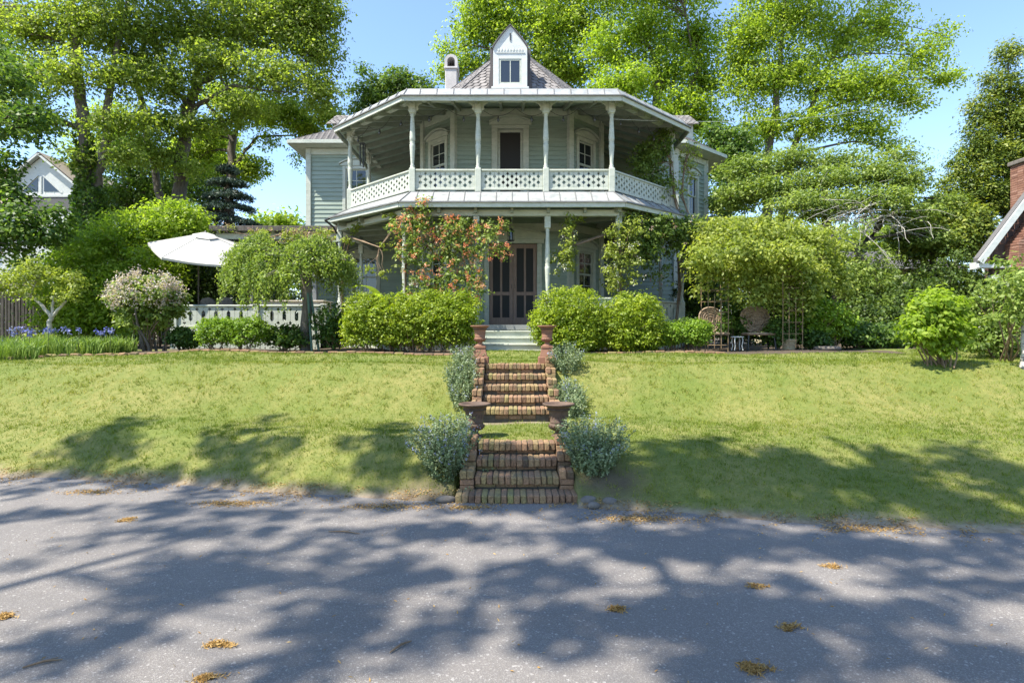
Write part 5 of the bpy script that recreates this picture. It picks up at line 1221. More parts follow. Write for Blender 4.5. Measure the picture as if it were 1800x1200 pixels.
vine('arbor_vine', 'huge billowing yellow green vine covering the arbor right of the house', 107,
     [lobe(1290, 430, 14.8, 62, 40, .9), lobe(1360, 425, 15, 66, 42, .9), lobe(1435, 440, 15, 56, 44, .9), lobe(1300, 475, 14.5, 46, 34, .6), lobe(1400, 480, 14.6, 62, 38, .7), lobe(1345, 500, 14.6, 34, 34, .5, .7), lobe(1250, 420, 15.4, 26, 34, .5), lobe(1460, 490, 15, 34, 34, .6), lobe(1265, 455, 14.7, 24, 46, .5, .7), lobe(1320, 400, 15.4, 90, 18, .6), lobe(1258, 468, 13.9, 30, 28, .35), lobe(1393, 465, 13.9, 42, 34, .35), lobe(1330, 460, 14.0, 40, 28, .35), lobe(1430, 500, 14.1, 26, 26, .3), lobe(1240, 455, 13.5, 40, 26, .35), lobe(1310, 445, 13.5, 50, 30, .35), lobe(1380, 450, 13.5, 46, 30, .35), lobe(1345, 505, 14.0, 30, 26, .3, .7), lobe(1295, 505, 13.9, 22, 32, .25, .7), lobe(1365, 525, 14.2, 20, 36, .25, .7), lobe(1418, 520, 14.0, 26, 40, .3), lobe(1240, 500, 13.9, 22, 40, .3, .6), lobe(1322, 535, 13.9, 14, 26, .2, .5)],
     1450, 24, .20, .095, .055, 'pale', [(6.9, 14.4, G), (6.95, 14.4, 2.3), (6.7, 14.5, 3.2), (5.6, 14.6, 3.2)], stems=70, shell=.62, flat=.6, up=.6, tvar=.27)
vine('side_roof_vine', 'pale flowering vine scrambling along the left side porch roof', 108,
     [lobe(455, 410, 18.4, 30, 10, .2), lobe(520, 415, 18.2, 44, 14, .2), lobe(575, 412, 18, 30, 14, .2), lobe(400, 405, 18.6, 20, 8, .2)], 130, 12, .10, .07, .04, 'pale', [(-8.1, 18.5, G), (-8.15, 18.5, 3.4), (-7.8, 18.4, 4.6), (-6.8, 18.3, 4.8)], 'pinkbloom', 44, stems=24, fper=8, **vk)
# porch plants
def banana():
    x, y = -3.35, 15.9; r_ = empty('potted_banana_plant', (x, y, 1.92), 'potted plant with broad paddle leaves on the left front porch', 'potted plant'); mb = MB()
    mb.lathe([(.14, 0), (.19, .3), (.21, .32), (.19, .34), (.01, .3)], (x, y, 1.92), 18); mb.build('pot', M['terra'], r_)
    for k, (a, el, L) in enumerate(((2.7, 1.15, 1.35), (.2, 1.2, 1.1), (3.3, .45, 1.2), (4.4, .9, 1.1), (5.4, .6, .9), (1.5, .9, 1.0))):
        vs = []; n_ = 10
        for i in range(n_ + 1):
            t = i / n_; e = el - 1.0 * t * t * .6; r = L * t * cos(e); zz = 2.25 + L * t * sin(max(.1, e)); w = .17 * sin(pi * min(1, max(0, (t - .22) / .78)) ** .8) + .012
            c = Vector((x + cos(a) * r, y + sin(a) * r, zz)); sd = Vector((-sin(a), cos(a), 0)); vs += [c - sd * w + Vector((0, 0, .03)), c, c + sd * w + Vector((0, 0, .03))]
        mb = MB(); mb.add(vs, [(3 * i, 3 * i + 1, 3 * i + 4, 3 * i + 3) for i in range(n_)] + [(3 * i + 1, 3 * i + 2, 3 * i + 5, 3 * i + 4) for i in range(n_)], .5 + .1 * (k % 3), True); mb.build('leaf', L_['bright'], r_)
banana()
x, y, z = at(727, 497, 15.5); r_ = empty('hydrangea', (x, y, 1.92), 'white round flower head on a potted hydrangea behind the left hedge', 'potted plant'); rng = np.random.default_rng(9)
Q, t = blooms(rng, np.array([[x, y, z]]), 260, .055, .04, .035); raw_mesh('flower_head', Q, 4, t, L_['whitebloom'], r_)
Q, t, _, _ = crown(rng, [L2(x, y, 2.55, .3, .3, .3)], 40, 12, .09, .11, .07); raw_mesh('foliage', Q, 4, t, L_['weep'], r_)
mb = MB(); mb.tube([(x, y, 2.2), (x, y, z)], .012); mb.build('stems', M['stem'], r_); mb = MB(); mb.lathe([(.13, 0), (.17, .26), (.19, .28), (.01, .26)], (x, y, 1.92), 16); mb.build('pot', M['stone'], r_)

# ---------------------------------------------------------------- big shrubs and trees
BK = dict(shell=.4, flat=.7, up=.7, tvar=.19)
b_ = at(215, 600, 17.5)
shrub('large_shrub', 'huge bright yellow green shrub behind the lilac and parasol', 'shrub', 201, (b_[0], b_[1], G), [lobe(300, 400, 18.5, 62, 48), lobe(230, 420, 18, 70, 46), lobe(150, 455, 17.5, 66, 46), lobe(110, 510, 17, 56, 50), lobe(180, 520, 17, 60, 60), lobe(330, 440, 18.8, 40, 60), lobe(260, 480, 17.6, 64, 50), lobe(140, 570, 16.8, 70, 36), lobe(220, 570, 17, 60, 36), lobe(330, 390, 19, 34, 30)], 2300, 20, .24, .11, .06, L_['bright'], stems=60, **BK)
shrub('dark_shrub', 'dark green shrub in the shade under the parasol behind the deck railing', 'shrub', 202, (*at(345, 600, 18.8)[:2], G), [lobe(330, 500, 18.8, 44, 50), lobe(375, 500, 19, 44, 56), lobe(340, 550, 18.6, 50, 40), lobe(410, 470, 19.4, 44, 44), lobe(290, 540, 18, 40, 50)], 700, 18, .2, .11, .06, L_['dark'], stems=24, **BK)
# right: round shrub, edge shrub, birch, understory
b_ = at(1650, 640, 9.8); gz = hz(b_[0], b_[1])
shrub('round_shrub', 'round bright green broad leaved shrub standing alone on the right lawn', 'shrub', 203, (b_[0], b_[1], gz), [lobe(1648, 560, 9.8, 50, 42), lobe(1622, 585, 9.7, 30, 30), lobe(1680, 585, 9.8, 26, 32), lobe(1650, 535, 9.9, 38, 24), lobe(1650, 612, 9.8, 26, 16)], 470, 15, .10, .095, .058, L_['bright'], stems=26, spread=.12, **BK)
b_ = at(1765, 650, 11.4)
shrub('edge_shrub', 'loose pale green shrub with bare twigs at the right frame edge before the cottage', 'shrub', 204, (b_[0], b_[1], hz(b_[0], b_[1])), [lobe(1745, 540, 11.6, 50, 46), lobe(1790, 530, 11.6, 50, 48), lobe(1730, 590, 11.4, 42, 38), lobe(1780, 590, 11.4, 50, 44), lobe(1800, 500, 11.8, 40, 26), lobe(1840, 550, 11.6, 50, 70), lobe(1785, 500, 9.4, 34, 30, .4), lobe(1800, 545, 9.4, 26, 22, .3), lobe(1770, 470, 9.6, 24, 16, .3, .6)], 700, 15, .13, .085, .05, L_['weep'], stems=40, spread=.3, **BK)
b_ = at(1797, 655, 9.6); gz = hz(b_[0], b_[1])
tree('birch_tree', 'white barked birch trunk at the right frame edge', 'tree', 205, [[(b_[0] + .03, b_[1], gz, .065), (b_[0] + .06, b_[1], gz + .9, .05), (b_[0] + .3, b_[1] + .05, gz + 2.0, .045), (b_[0] + .9, b_[1], gz + 3.8, .03)]], [L2(b_[0] + 1.3, b_[1], gz + 4.0, .9, .9, 1.2), L2(b_[0] + 1.5, b_[1] + .2, gz + 5.2, .8, .8, 1.0)], 200, 14, .16, .08, .05, L_['weep'], M['birch'], twigs=30)
shrub('arbor_shrub', 'bright leafy bush between the right rusty trellis and the grey stone slab', 'shrub', 206, (*at(1440, 606, 14.6)[:2], G), [lobe(1440, 560, 14.6, 48, 36), lobe(1410, 575, 14.5, 28, 28), lobe(1475, 565, 14.8, 26, 30)], 420, 15, .12, .09, .055, L_['box'], stems=26, **BK)
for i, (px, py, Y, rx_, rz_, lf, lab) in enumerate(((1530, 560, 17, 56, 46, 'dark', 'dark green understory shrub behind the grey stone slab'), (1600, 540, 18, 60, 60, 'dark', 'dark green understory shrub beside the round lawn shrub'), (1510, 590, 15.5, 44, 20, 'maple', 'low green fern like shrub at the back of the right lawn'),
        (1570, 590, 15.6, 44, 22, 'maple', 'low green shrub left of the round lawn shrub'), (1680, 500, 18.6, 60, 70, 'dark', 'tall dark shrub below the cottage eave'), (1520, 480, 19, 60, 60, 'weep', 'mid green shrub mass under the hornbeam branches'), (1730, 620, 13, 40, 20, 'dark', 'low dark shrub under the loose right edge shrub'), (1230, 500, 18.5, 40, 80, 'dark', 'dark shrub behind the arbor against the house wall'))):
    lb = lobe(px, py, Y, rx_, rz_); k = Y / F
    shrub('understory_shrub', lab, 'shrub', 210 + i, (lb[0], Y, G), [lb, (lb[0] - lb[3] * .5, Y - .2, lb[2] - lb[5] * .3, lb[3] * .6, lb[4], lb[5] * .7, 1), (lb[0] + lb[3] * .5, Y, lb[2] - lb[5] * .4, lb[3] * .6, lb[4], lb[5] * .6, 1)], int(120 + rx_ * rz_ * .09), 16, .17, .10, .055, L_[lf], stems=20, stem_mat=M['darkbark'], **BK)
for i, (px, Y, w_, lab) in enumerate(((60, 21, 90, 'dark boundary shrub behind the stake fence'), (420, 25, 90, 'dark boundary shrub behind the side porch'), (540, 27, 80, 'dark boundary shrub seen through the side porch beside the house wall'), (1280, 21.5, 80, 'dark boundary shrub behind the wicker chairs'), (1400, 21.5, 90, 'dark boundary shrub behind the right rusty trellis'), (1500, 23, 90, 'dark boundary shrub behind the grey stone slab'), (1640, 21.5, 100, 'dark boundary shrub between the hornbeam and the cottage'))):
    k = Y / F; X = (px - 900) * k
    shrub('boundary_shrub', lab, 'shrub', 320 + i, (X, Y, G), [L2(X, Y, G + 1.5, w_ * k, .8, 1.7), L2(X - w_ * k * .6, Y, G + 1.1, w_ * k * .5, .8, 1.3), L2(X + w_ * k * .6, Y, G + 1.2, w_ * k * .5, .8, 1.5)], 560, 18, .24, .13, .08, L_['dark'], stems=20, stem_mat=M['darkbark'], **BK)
# maple at the far left, in front
tree('dark_maple', 'dark green maple with layered branches at the left frame edge', 'tree', 221, [[(-14.6, 15.8, G, .22), (-14.5, 15.7, 4, .19), (-14.2, 15.5, 7, .14), (-14.0, 15.5, 9.5, .08)]],
     [lobe(20, 140, 15.5, 60, 40), lobe(40, 225, 15.3, 60, 34), lobe(-10, 290, 15.2, 40, 34), lobe(0, 345, 15, 44, 24), lobe(50, 400, 15, 66, 30), lobe(20, 430, 15, 60, 40), lobe(-60, 260, 15.5, 70, 120), lobe(-70, 100, 16, 90, 80), lobe(95, 415, 15.2, 40, 22), lobe(60, 205, 15.6, 44, 18), lobe(-80, 420, 15.4, 80, 50), lobe(70, 378, 15, 56, 18), lobe(5, 322, 15.2, 28, 26)], 900, 17, .24, .13, .085, L_['maple'], M['darkbark'], twigs=120, **BK)
# tall trees on the left
def P4(px, py, Y, r): return (*at(px, py, Y), r)
KL = dict(shell=.62, flat=.6, up=.55, tvar=.2)
tree('tall_oak', 'tall tree with ivy wrapped lower trunk beside the white gabled house', 'tree', 231, [[(*at(165, 500, 24)[:2], G, .50), P4(163, 400, 24, .40), P4(150, 250, 24, .33), P4(140, 150, 24, .27), P4(125, 20, 24, .18)], [P4(165, 340, 24, .26), P4(185, 270, 24, .24), P4(190, 180, 24, .2), P4(210, 60, 24.5, .12)]],
     [lobe(60, 60, 24, 90, 60), lobe(150, 40, 24, 80, 60), lobe(40, 140, 23.5, 70, 44), lobe(120, 130, 23, 70, 40), lobe(230, 50, 25, 80, 60), lobe(220, 140, 24, 60, 44), lobe(-60, 30, 25, 90, 90), lobe(130, -80, 25, 150, 90), lobe(85, 215, 23.5, 50, 26), lobe(180, 225, 23, 40, 28), lobe(130, 280, 23.4, 34, 22, None, .7), lobe(235, 215, 23.4, 50, 30), lobe(215, 275, 23.2, 44, 26, None, .8), lobe(30, 200, 23, 50, 40), lobe(270, -70, 25, 130, 90)], 5600, 12, .32, .15, .085, L_['oak'], M['bark'], twigs=200, **KL)
tree('tall_oak', 'tall forked oak between the ivy wrapped tree and the spruce', 'tree', 232, [[(*at(300, 520, 26)[:2], G, .55), P4(306, 380, 26, .42), P4(325, 250, 26, .38), P4(333, 190, 26, .36)], [P4(332, 200, 26, .25), P4(345, 140, 26, .2), P4(350, 60, 26, .12)], [P4(334, 185, 26, .26), P4(355, 145, 26, .22), P4(385, 125, 26, .16), P4(440, 60, 26, .08)], [P4(334, 195, 26, .16), P4(370, 172, 25.5, .13), P4(410, 150, 25, .1), P4(470, 160, 25, .05)], [P4(300, 420, 26, .24), P4(262, 250, 27, .2), P4(235, 110, 27, .17), P4(270, 60, 27, .1)]],
     [lobe(330, 60, 26, 80, 60), lobe(420, 50, 26, 80, 60), lobe(500, 60, 26, 76, 60), lobe(560, 90, 26, 48, 70), lobe(480, 135, 25, 80, 36), lobe(380, 110, 25, 70, 36), lobe(300, 150, 25, 60, 40), lobe(560, 170, 25.5, 44, 44), lobe(520, 10, 26, 80, 60), lobe(420, -70, 27, 150, 80), lobe(250, 120, 26, 60, 50), lobe(565, 20, 26, 46, 60), lobe(430, 190, 25, 60, 24), lobe(290, 215, 25, 50, 32), lobe(345, 225, 25, 44, 26, None, .8), lobe(270, 270, 25.2, 50, 34), lobe(330, 300, 25.2, 40, 22, None, .6), lobe(395, 215, 25.2, 44, 22, None, .7)], 7000, 12, .32, .15, .085, L_['oak'], M['bark'], twigs=240, **KL)
tree('slender_tree', 'slender multi stemmed tree rising behind the blue green spruce', 'tree', 233, [[(*at(404, 500, 31)[:2], G, .34), P4(405, 330, 31, .30), P4(410, 245, 31, .27), P4(425, 200, 31, .2), P4(450, 160, 31, .1)], [P4(410, 250, 31, .2), P4(392, 215, 31, .17), P4(362, 180, 31, .08)], [P4(412, 300, 31, .15), P4(432, 265, 31, .12), P4(453, 240, 31, .09), P4(520, 238, 31, .04)]],
     [lobe(500, 200, 30, 56, 26), lobe(540, 230, 30, 40, 22), lobe(450, 200, 31, 50, 30), lobe(530, 280, 30.5, 18, 26, None, .35), lobe(440, 300, 31.5, 34, 26), lobe(370, 240, 31.5, 40, 34), lobe(400, 170, 31, 50, 30), lobe(340, 270, 32, 44, 40), lobe(470, 250, 31, 30, 16, None, .5), lobe(575, 205, 29, 26, 20)], 2600, 12, .28, .15, .09, L_['spring'], M['bark'], twigs=150, **KL)
for i, (px, py, Y, rx_, rz_, tx, lab) in enumerate(((190, 250, 36, 70, 60, 215, 'pale green tree far behind the two trunks of the ivy wrapped tree'), (385, 285, 37, 56, 50, 380, 'pale green tree far behind the forked left oak'), (245, 320, 29, 80, 80, 225, 'mid green tree in the shade between the two tall left oaks'), (320, 330, 34, 80, 70, 280, 'dense green tree far behind the left shrub'), (150, 420, 29, 40, 30, 150, 'low green tree before the white gabled house'))):
    tree('woodland_tree', lab, 'tree', 240 + i, [[(*at(tx, 500, Y)[:2], G, .22), P4(tx, 380, Y, .17), P4(tx + 4, 260, Y, .10)]], [lobe(px, py, Y, rx_, rz_), lobe(px - rx_ * .5, py + 30, Y, rx_ * .7, rz_ * .5), lobe(px + rx_ * .5, py + 20, Y - .5, rx_ * .6, rz_ * .5), lobe(px, py - rz_ * .7, Y, rx_ * .7, rz_ * .5)], 650 if i > 1 else 800, 17, .36, .17, .10, L_['maple'] if i > 1 else L_['spring'], M['darkbark'], twigs=80, **KL)
def ivy():
    rng = np.random.default_rng(250); r_ = empty('ivy', at(163, 400, 23.6), 'ivy climbing the trunk beside the white gabled house', 'ivy'); n_ = 5200
    t = rng.random(n_) ** .55; a = rng.uniform(0, 2 * pi, n_); py = 235 + 215 * t + 22 * np.sin(3 * a); c = np.stack([np.interp(py, [150, 250, 400, 500], [140, 150, 163, 165]), py], 1); X = (c[:, 0] - 900) / F * 24; Z = EYE + (HY - py) / F * 24
    R = .20 + .30 * t + rng.random(n_) * (.12 + .22 * t) + .06 * np.sin(py / 9); P = np.stack([X + R * np.cos(a), 24 + R * np.sin(a), Z], 1); raw_mesh('leaves', leaf_quads(rng, P, .14, .12, .2), 4, rng.normal(.55, .22, n_), L_['maple'], r_)
ivy()
# spruce: whorls of drooping sprays
def conifer(name, label, seed, x, y, z0, z1, R, leaf, nw, per, L, Wd, droop, up, shape=1.0, cl=.16, nspray=60):
    rng = np.random.default_rng(seed); r_ = empty(name, (x, y, z0), label, 'tree'); P = []; D = []; T = []; tm = MB(); tm.tube([(x, y, z0 - .2), (x, y, (z0 + z1) / 2), (x, y, z1)], [R * .09, R * .06, .02], 9)
    for i in range(nw):
        f = (i + rng.random()) / nw; f = (np.floor(f * 15) + .5 + rng.normal() * .09) / 15; f = min(.985, max(.01, f)); z = z0 + (z1 - z0) * f; rr = R * (1 - f) ** shape * rng.uniform(.75, 1.12) + .12; a = i * 2.4 + rng.normal() * .3; d = np.array([cos(a), sin(a), 0])
        e = np.array([x, y, z]) + d * rr + np.array([0, 0, -droop * rr]); tm.tube(curve_pts(rng, (x, y, z), e, 5, 0, .05, .08), [.03 * (1.3 - f), .025, .018, .012, .006], 4)
        t0 = np.clip(rng.normal(.5, .18), 0, 1); m_ = int(per * (.35 + rr / R)); q = rng.random(m_) ** .6
        c = np.array([x, y, z]) + np.outer(q, e - np.array([x, y, z])); sd = np.array([-sin(a), cos(a), 0]); w = rng.normal(size=m_) * (.10 + .22 * q * rr * .8)
        P.append(c + np.outer(w, sd) + rng.normal(size=(m_, 3)) * cl * np.array([.6, .6, .45]) + np.stack([0 * q, 0 * q, -.12 * np.abs(w)], 1)); D.append(np.tile(d * 1.0 + np.array([0, 0, up]), (m_, 1)) + np.outer(np.sign(w), sd) * .6); T.append(t0 + rng.normal(0, .14, m_))
    P = np.concatenate(P); s = rng.uniform(.6, 1.2, len(P)); raw_mesh('crown', leaf_quads(rng, P, L * s, Wd * s, .5, np.concatenate(D)), 4, np.concatenate(T), leaf, r_); tm.build('trunk', M['darkbark'], r_)
x, y, _ = at(400, 590, 25); conifer('spruce', 'dark blue green spruce behind the parasol and side porch roof', 261, x, y, G, at(400, 285, 25)[2], 3.5, L_['spruce'], 150, 560, .16, .04, .22, -.15, .8, .11)
def golden(name, label, seed, lobes, X, Y, leaf, n_, per=26):
    rng = np.random.default_rng(seed); r_ = empty(name, (X, Y, G), label, 'tree'); Q, t, cc, li = crown(rng, lobes, n_, per, .25, .13, .05, .9, .3, 1.2, .2); raw_mesh('crown', Q, 4, t, leaf, r_)
    tm = MB(); tm.tube([(X, Y, G - .2), (X, Y, 6), (X, Y, 11.2)], [.3, .2, .03], 10)
    for lb in lobes: tm.tube(curve_pts(rng, (X, Y, min(max(2, lb[2] - 1.0), 9.5)), lb[:3], 6, 0, .1, .02), [.07, .06, .05, .04, .03, .02], 5)
    tm.build('trunk', M['darkbark'], r_)
gx = at(1776, 400, 22)
golden('golden_conifer', 'tall conical conifer with golden tips rising behind the cottage chimney', 262, [lobe(1772, 105, 22, 20, 26), lobe(1752, 150, 22, 26, 26), lobe(1788, 165, 22, 30, 30), lobe(1730, 195, 22, 26, 26), lobe(1768, 215, 22, 34, 28), lobe(1722, 235, 22, 26, 24), lobe(1802, 225, 22, 40, 34), lobe(1708, 270, 22, 24, 22), lobe(1745, 265, 22, 36, 26), lobe(1692, 300, 22, 24, 20), lobe(1725, 305, 22, 38, 26), lobe(1785, 285, 22, 40, 36), lobe(1682, 335, 22, 28, 24), lobe(1732, 345, 22, 42, 28), lobe(1660, 370, 22, 30, 28), lobe(1700, 385, 22, 40, 30), lobe(1765, 350, 22, 36, 40), lobe(1835, 190, 22, 40, 60), lobe(1835, 300, 22, 40, 60), lobe(1655, 420, 22, 36, 34), lobe(1710, 430, 22, 40, 34)], gx[0], 22, L_['gold'], 1700, 40)
# trees behind the house and at the right
tree('background_tree', 'bright leafy tree directly behind the slate tower roof', 'tree', 271, [[(*at(930, 500, 33)[:2], G, .5), P4(935, 250, 33, .4), P4(945, 80, 33, .25)], [P4(935, 220, 33, .25), P4(880, 90, 33, .15)]],
     [lobe(830, 60, 33, 44, 46), lobe(890, 40, 33, 66, 56), lobe(960, 50, 32, 70, 60), lobe(1020, 40, 32, 60, 56), lobe(820, 115, 33, 44, 30), lobe(975, 110, 32, 50, 40), lobe(790, 130, 33, 30, 20), lobe(1000, -60, 33, 140, 70), lobe(900, -60, 33, 110, 60), lobe(850, 10, 33, 54, 40), lobe(900, 110, 33, 60, 44), lobe(1010, 130, 33, 50, 34), lobe(780, 90, 33, 22, 26, None, .6), lobe(960, 150, 33, 50, 30)], 5200, 13, .38, .175, .10, L_['spring'], M['bark'], twigs=160, **KL)
tree('background_tree', 'broad bright tree above the right end of the balcony roof', 'tree', 272, [[(*at(1150, 500, 30)[:2], G, .5), P4(1150, 300, 30, .4), P4(1160, 140, 30, .28)], [P4(1150, 280, 30, .25), P4(1090, 140, 30, .15)], [P4(1155, 260, 30, .25), P4(1230, 120, 30, .15)]],
     [lobe(1070, 90, 30, 56, 50), lobe(1130, 60, 30, 66, 56), lobe(1100, 150, 29, 64, 40), lobe(1170, 130, 30, 60, 50), lobe(1220, 70, 30.5, 60, 60), lobe(1240, 150, 30.5, 48, 50), lobe(1190, 190, 29.5, 60, 30), lobe(1060, 170, 29.5, 40, 24), lobe(1230, 220, 30, 50, 40), lobe(1150, -50, 30, 150, 80), lobe(1150, 215, 29, 60, 24)], 4500, 13, .38, .17, .095, L_['bright'], M['bark'], twigs=160, tmean=.5, **KL)
tree('small_tree', 'smaller dark tree behind the left slope of the balcony roof', 'tree', 273, [[(*at(670, 500, 31)[:2], G, .3), P4(672, 260, 31, .22), P4(680, 170, 31, .12)]], [lobe(650, 165, 31, 40, 26), lobe(700, 150, 31, 44, 28), lobe(740, 165, 31, 30, 30), lobe(640, 200, 31, 32, 24), lobe(690, 190, 31, 50, 28), lobe(640, 125, 31, 22, 10, None, .4), lobe(590, 215, 31, 20, 20, None, .5)], 760, 17, .34, .17, .10, L_['maple'], M['darkbark'], twigs=80, tmean=.6, **KL)
tree('tall_right_tree', 'tall airy yellow green tree with twin trunks right of the house', 'tree', 274, [[(*at(1350, 520, 28)[:2], G, .40), P4(1348, 390, 28, .34), P4(1352, 270, 28, .26), P4(1370, 120, 28, .16), P4(1380, 10, 28, .08)], [(*at(1376, 520, 28)[:2], G, .32), P4(1376, 380, 28, .28), P4(1392, 270, 28, .2), P4(1450, 130, 28, .12), P4(1500, 40, 28, .06)]],
     [lobe(1330, 60, 28, 64, 64), lobe(1400, 30, 28, 70, 60), lobe(1330, 150, 28, 60, 50), lobe(1400, 130, 28, 64, 54), lobe(1480, 70, 28, 64, 60), lobe(1550, 50, 28, 56, 50), lobe(1480, 160, 27.5, 70, 50), lobe(1560, 150, 27.5, 66, 44), lobe(1620, 100, 27.5, 48, 40), lobe(1660, 140, 27, 38, 20), lobe(1660, 60, 28, 26, 30, None, .6), lobe(1600, 180, 27.5, 46, 22, None, .7), lobe(1430, 220, 27.5, 60, 34), lobe(1520, 225, 27.5, 56, 34), lobe(1350, 225, 28, 56, 30), lobe(1560, 260, 27.5, 34, 24, None, .7), lobe(1400, -70, 28, 130, 80), lobe(1560, -30, 28, 70, 40), lobe(1300, 110, 28.5, 40, 70)], 6400, 12, .33, .15, .085, L_['spring'], M['bark'], twigs=260, **KL)
tree('hornbeam', 'wide layered tree with flat leafy branches at the right, below the tall tree', 'tree', 275, [[(*at(1480, 600, 20)[:2], G, .26), P4(1475, 480, 20, .22), P4(1455, 400, 20, .16), P4(1450, 330, 20, .1)], [P4(1476, 500, 20, .18), P4(1530, 420, 20, .13), P4(1570, 350, 20, .07)], [(*at(1560, 590, 19)[:2], G, .14), P4(1540, 500, 19, .12), P4(1500, 430, 19.4, .08)]],
     [lobe(1320, 300, 21, 60, 23), lobe(1400, 285, 21, 60, 23), lobe(1350, 335, 20.5, 70, 25), lobe(1450, 320, 20, 66, 23), lobe(1540, 310, 20, 60, 23), lobe(1600, 320, 20, 46, 25), lobe(1420, 365, 19.5, 80, 25), lobe(1530, 355, 19.5, 80, 25), lobe(1600, 380, 19.5, 56, 18), lobe(1640, 420, 19.5, 40, 20), lobe(1290, 350, 21, 40, 25), lobe(1660, 360, 20.5, 40, 22), lobe(1480, 285, 20.5, 50, 21, None, .7), lobe(1580, 280, 20.5, 50, 19, None, .6)], 2600, 17, .26, .11, .06, L_['weep'], M['darkbark'], twigs=200, shell=.5, flat=.6, up=.9, tvar=.2)
def deadtwigs():
    rng = np.random.default_rng(277); r_ = empty('bare_branches', at(1560, 400, 18.2), 'tangle of arching bare grey twigs on the layered right tree', 'branches'); mb = MB()
    for i in range(75):
        s_ = at(rng.uniform(1430, 1600), rng.uniform(350, 420), rng.uniform(18.8, 19.8)); px = rng.uniform(-120, 120); e = at((s_[0] / s_[1] * F + 900) + px, 385 + rng.normal() * 34 + abs(px) * .2, rng.uniform(17.9, 19.4)); mb.tube(curve_pts(rng, s_, e, 7, 0, .15, .10), [.018, .016, .013, .01, .008, .006, .004], 4)
    mb.build('twigs', M['palebark'], r_)
deadtwigs()
tree('woodland_tree', 'dense tree filling the gap between house and twin trunked tree', 'tree', 276, [[(*at(1275, 560, 27)[:2], G, .24), P4(1280, 380, 27, .2), P4(1285, 270, 27, .1)]], [lobe(1270, 300, 27, 40, 44), lobe(1300, 260, 27, 44, 34), lobe(1260, 360, 26, 34, 40), lobe(1310, 340, 27, 40, 40), lobe(1265, 245, 27.5, 34, 30)], 650, 17, .34, .17, .10, L_['maple'], M['darkbark'], twigs=80, tmean=.55, **KL)
tree('woodland_tree', 'golden green tree just left of the cottage gable', 'tree', 278, [[(*at(1640, 560, 20.5)[:2], G, .16), P4(1640, 430, 20.5, .13), P4(1645, 380, 20.5, .07)]], [lobe(1640, 390, 20.5, 40, 30), lobe(1690, 420, 20, 36, 34), lobe(1610, 430, 20.5, 50, 40), lobe(1715, 395, 20, 30, 34)], 900, 18, .28, .13, .07, L_['gold'], M['darkbark'], twigs=60, **KL)
for i, (px, Y, rx_, lab) in enumerate(((490, 46, 52, 'distant round crowned tree seen over the side porch roof'), (330, 52, 70, 'distant tree seen between the left trunks'), (190, 48, 70, 'distant tree behind the ivy wrapped trunk'), (1400, 50, 90, 'distant tree seen through the right trunks'), (1560, 52, 90, 'distant tree low behind the layered right tree'), (60, 54, 90, 'distant tree behind the white gabled house'), (1290, 56, 60, 'distant tree just right of the house'))):
    y0 = 412 if i else 402
    tree('distant_tree', lab, 'tree', 290 + i, [[(*at(px, 560, Y)[:2], G, .4), P4(px, 430, Y, .3), P4(px, 395, Y, .15)]], [lobe(px, y0, Y, rx_, 30), lobe(px - rx_ * .6, y0 + 30, Y, rx_ * .6, 40), lobe(px + rx_ * .6, y0 + 30, Y, rx_ * .6, 40), lobe(px, y0 + 60, Y, rx_, 60)], 520, 18, .6, .34, .2, L_['spring'] if i == 0 else L_['oak'], M['darkbark'], twigs=40, **KL)
# street trees behind the viewer, whose crowns shade the road and the lower bank
SK = dict(shell=.62, flat=.55, up=.8, tvar=.18)
def over(px, py, rpx, rpy, h, gz_=0.):
    """a leafy limb hanging at height h up-sun of a place on the road or bank"""
    Y = (EYE - gz_) * F / (py - HY); X = (px - 900) / F * Y; k = (h - gz_) / to_sun[2]
    return (X + to_sun[0] * k, Y + to_sun[1] * k, h, 1.2 * rpx * Y / F, 1.2 * rpy * Y * Y / (F * (EYE - gz_)), .35, 1)
road_l = [over(180, 1105, 90, 24, 11.5), over(90, 1165, 130, 26, 11), over(600, 1110, 52, 90, 11), over(700, 1010, 100, 26, 12), over(540, 960, 130, 12, 12.5), over(330, 935, 150, 9, 12.5), over(40, 905, 60, 6, 12), over(360, 1035, 70, 10, 11.6), over(470, 1180, 50, 20, 11),
          over(430, 995, 70, 8, 12), over(820, 930, 90, 9, 12.5), over(820, 1090, 60, 22, 11.4), over(430, 1100, 60, 14, 11.2), over(250, 1010, 60, 10, 12), over(700, 1160, 50, 20, 11.2), over(640, 940, 80, 7, 12.4), over(760, 1180, 40, 14, 11)]
bank_l = [over(140, 765, 100, 26, 11, .45), over(390, 780, 95, 38, 11.2, .4), over(690, 790, 66, 40, 11.4, .35), over(560, 845, 80, 12, 11.4, .15), over(240, 825, 60, 9, 11, .15)]
road_r = [over(1150, 1085, 120, 26, 11.5), over(960, 1010, 70, 14, 12), over(1250, 960, 190, 24, 12), over(1560, 965, 190, 26, 12), over(1720, 1030, 110, 22, 11.6), over(1010, 945, 90, 10, 12.4), over(1400, 1030, 80, 10, 11.6), over(1560, 1120, 36, 56, 11), over(1240, 1165, 90, 24, 11),
          over(1740, 1160, 60, 30, 11), over(1420, 1160, 60, 20, 11), over(960, 1120, 60, 26, 11.2), over(1760, 960, 80, 16, 12), over(890, 1060, 50, 12, 11.6), over(1370, 1085, 36, 14, 11.4)]
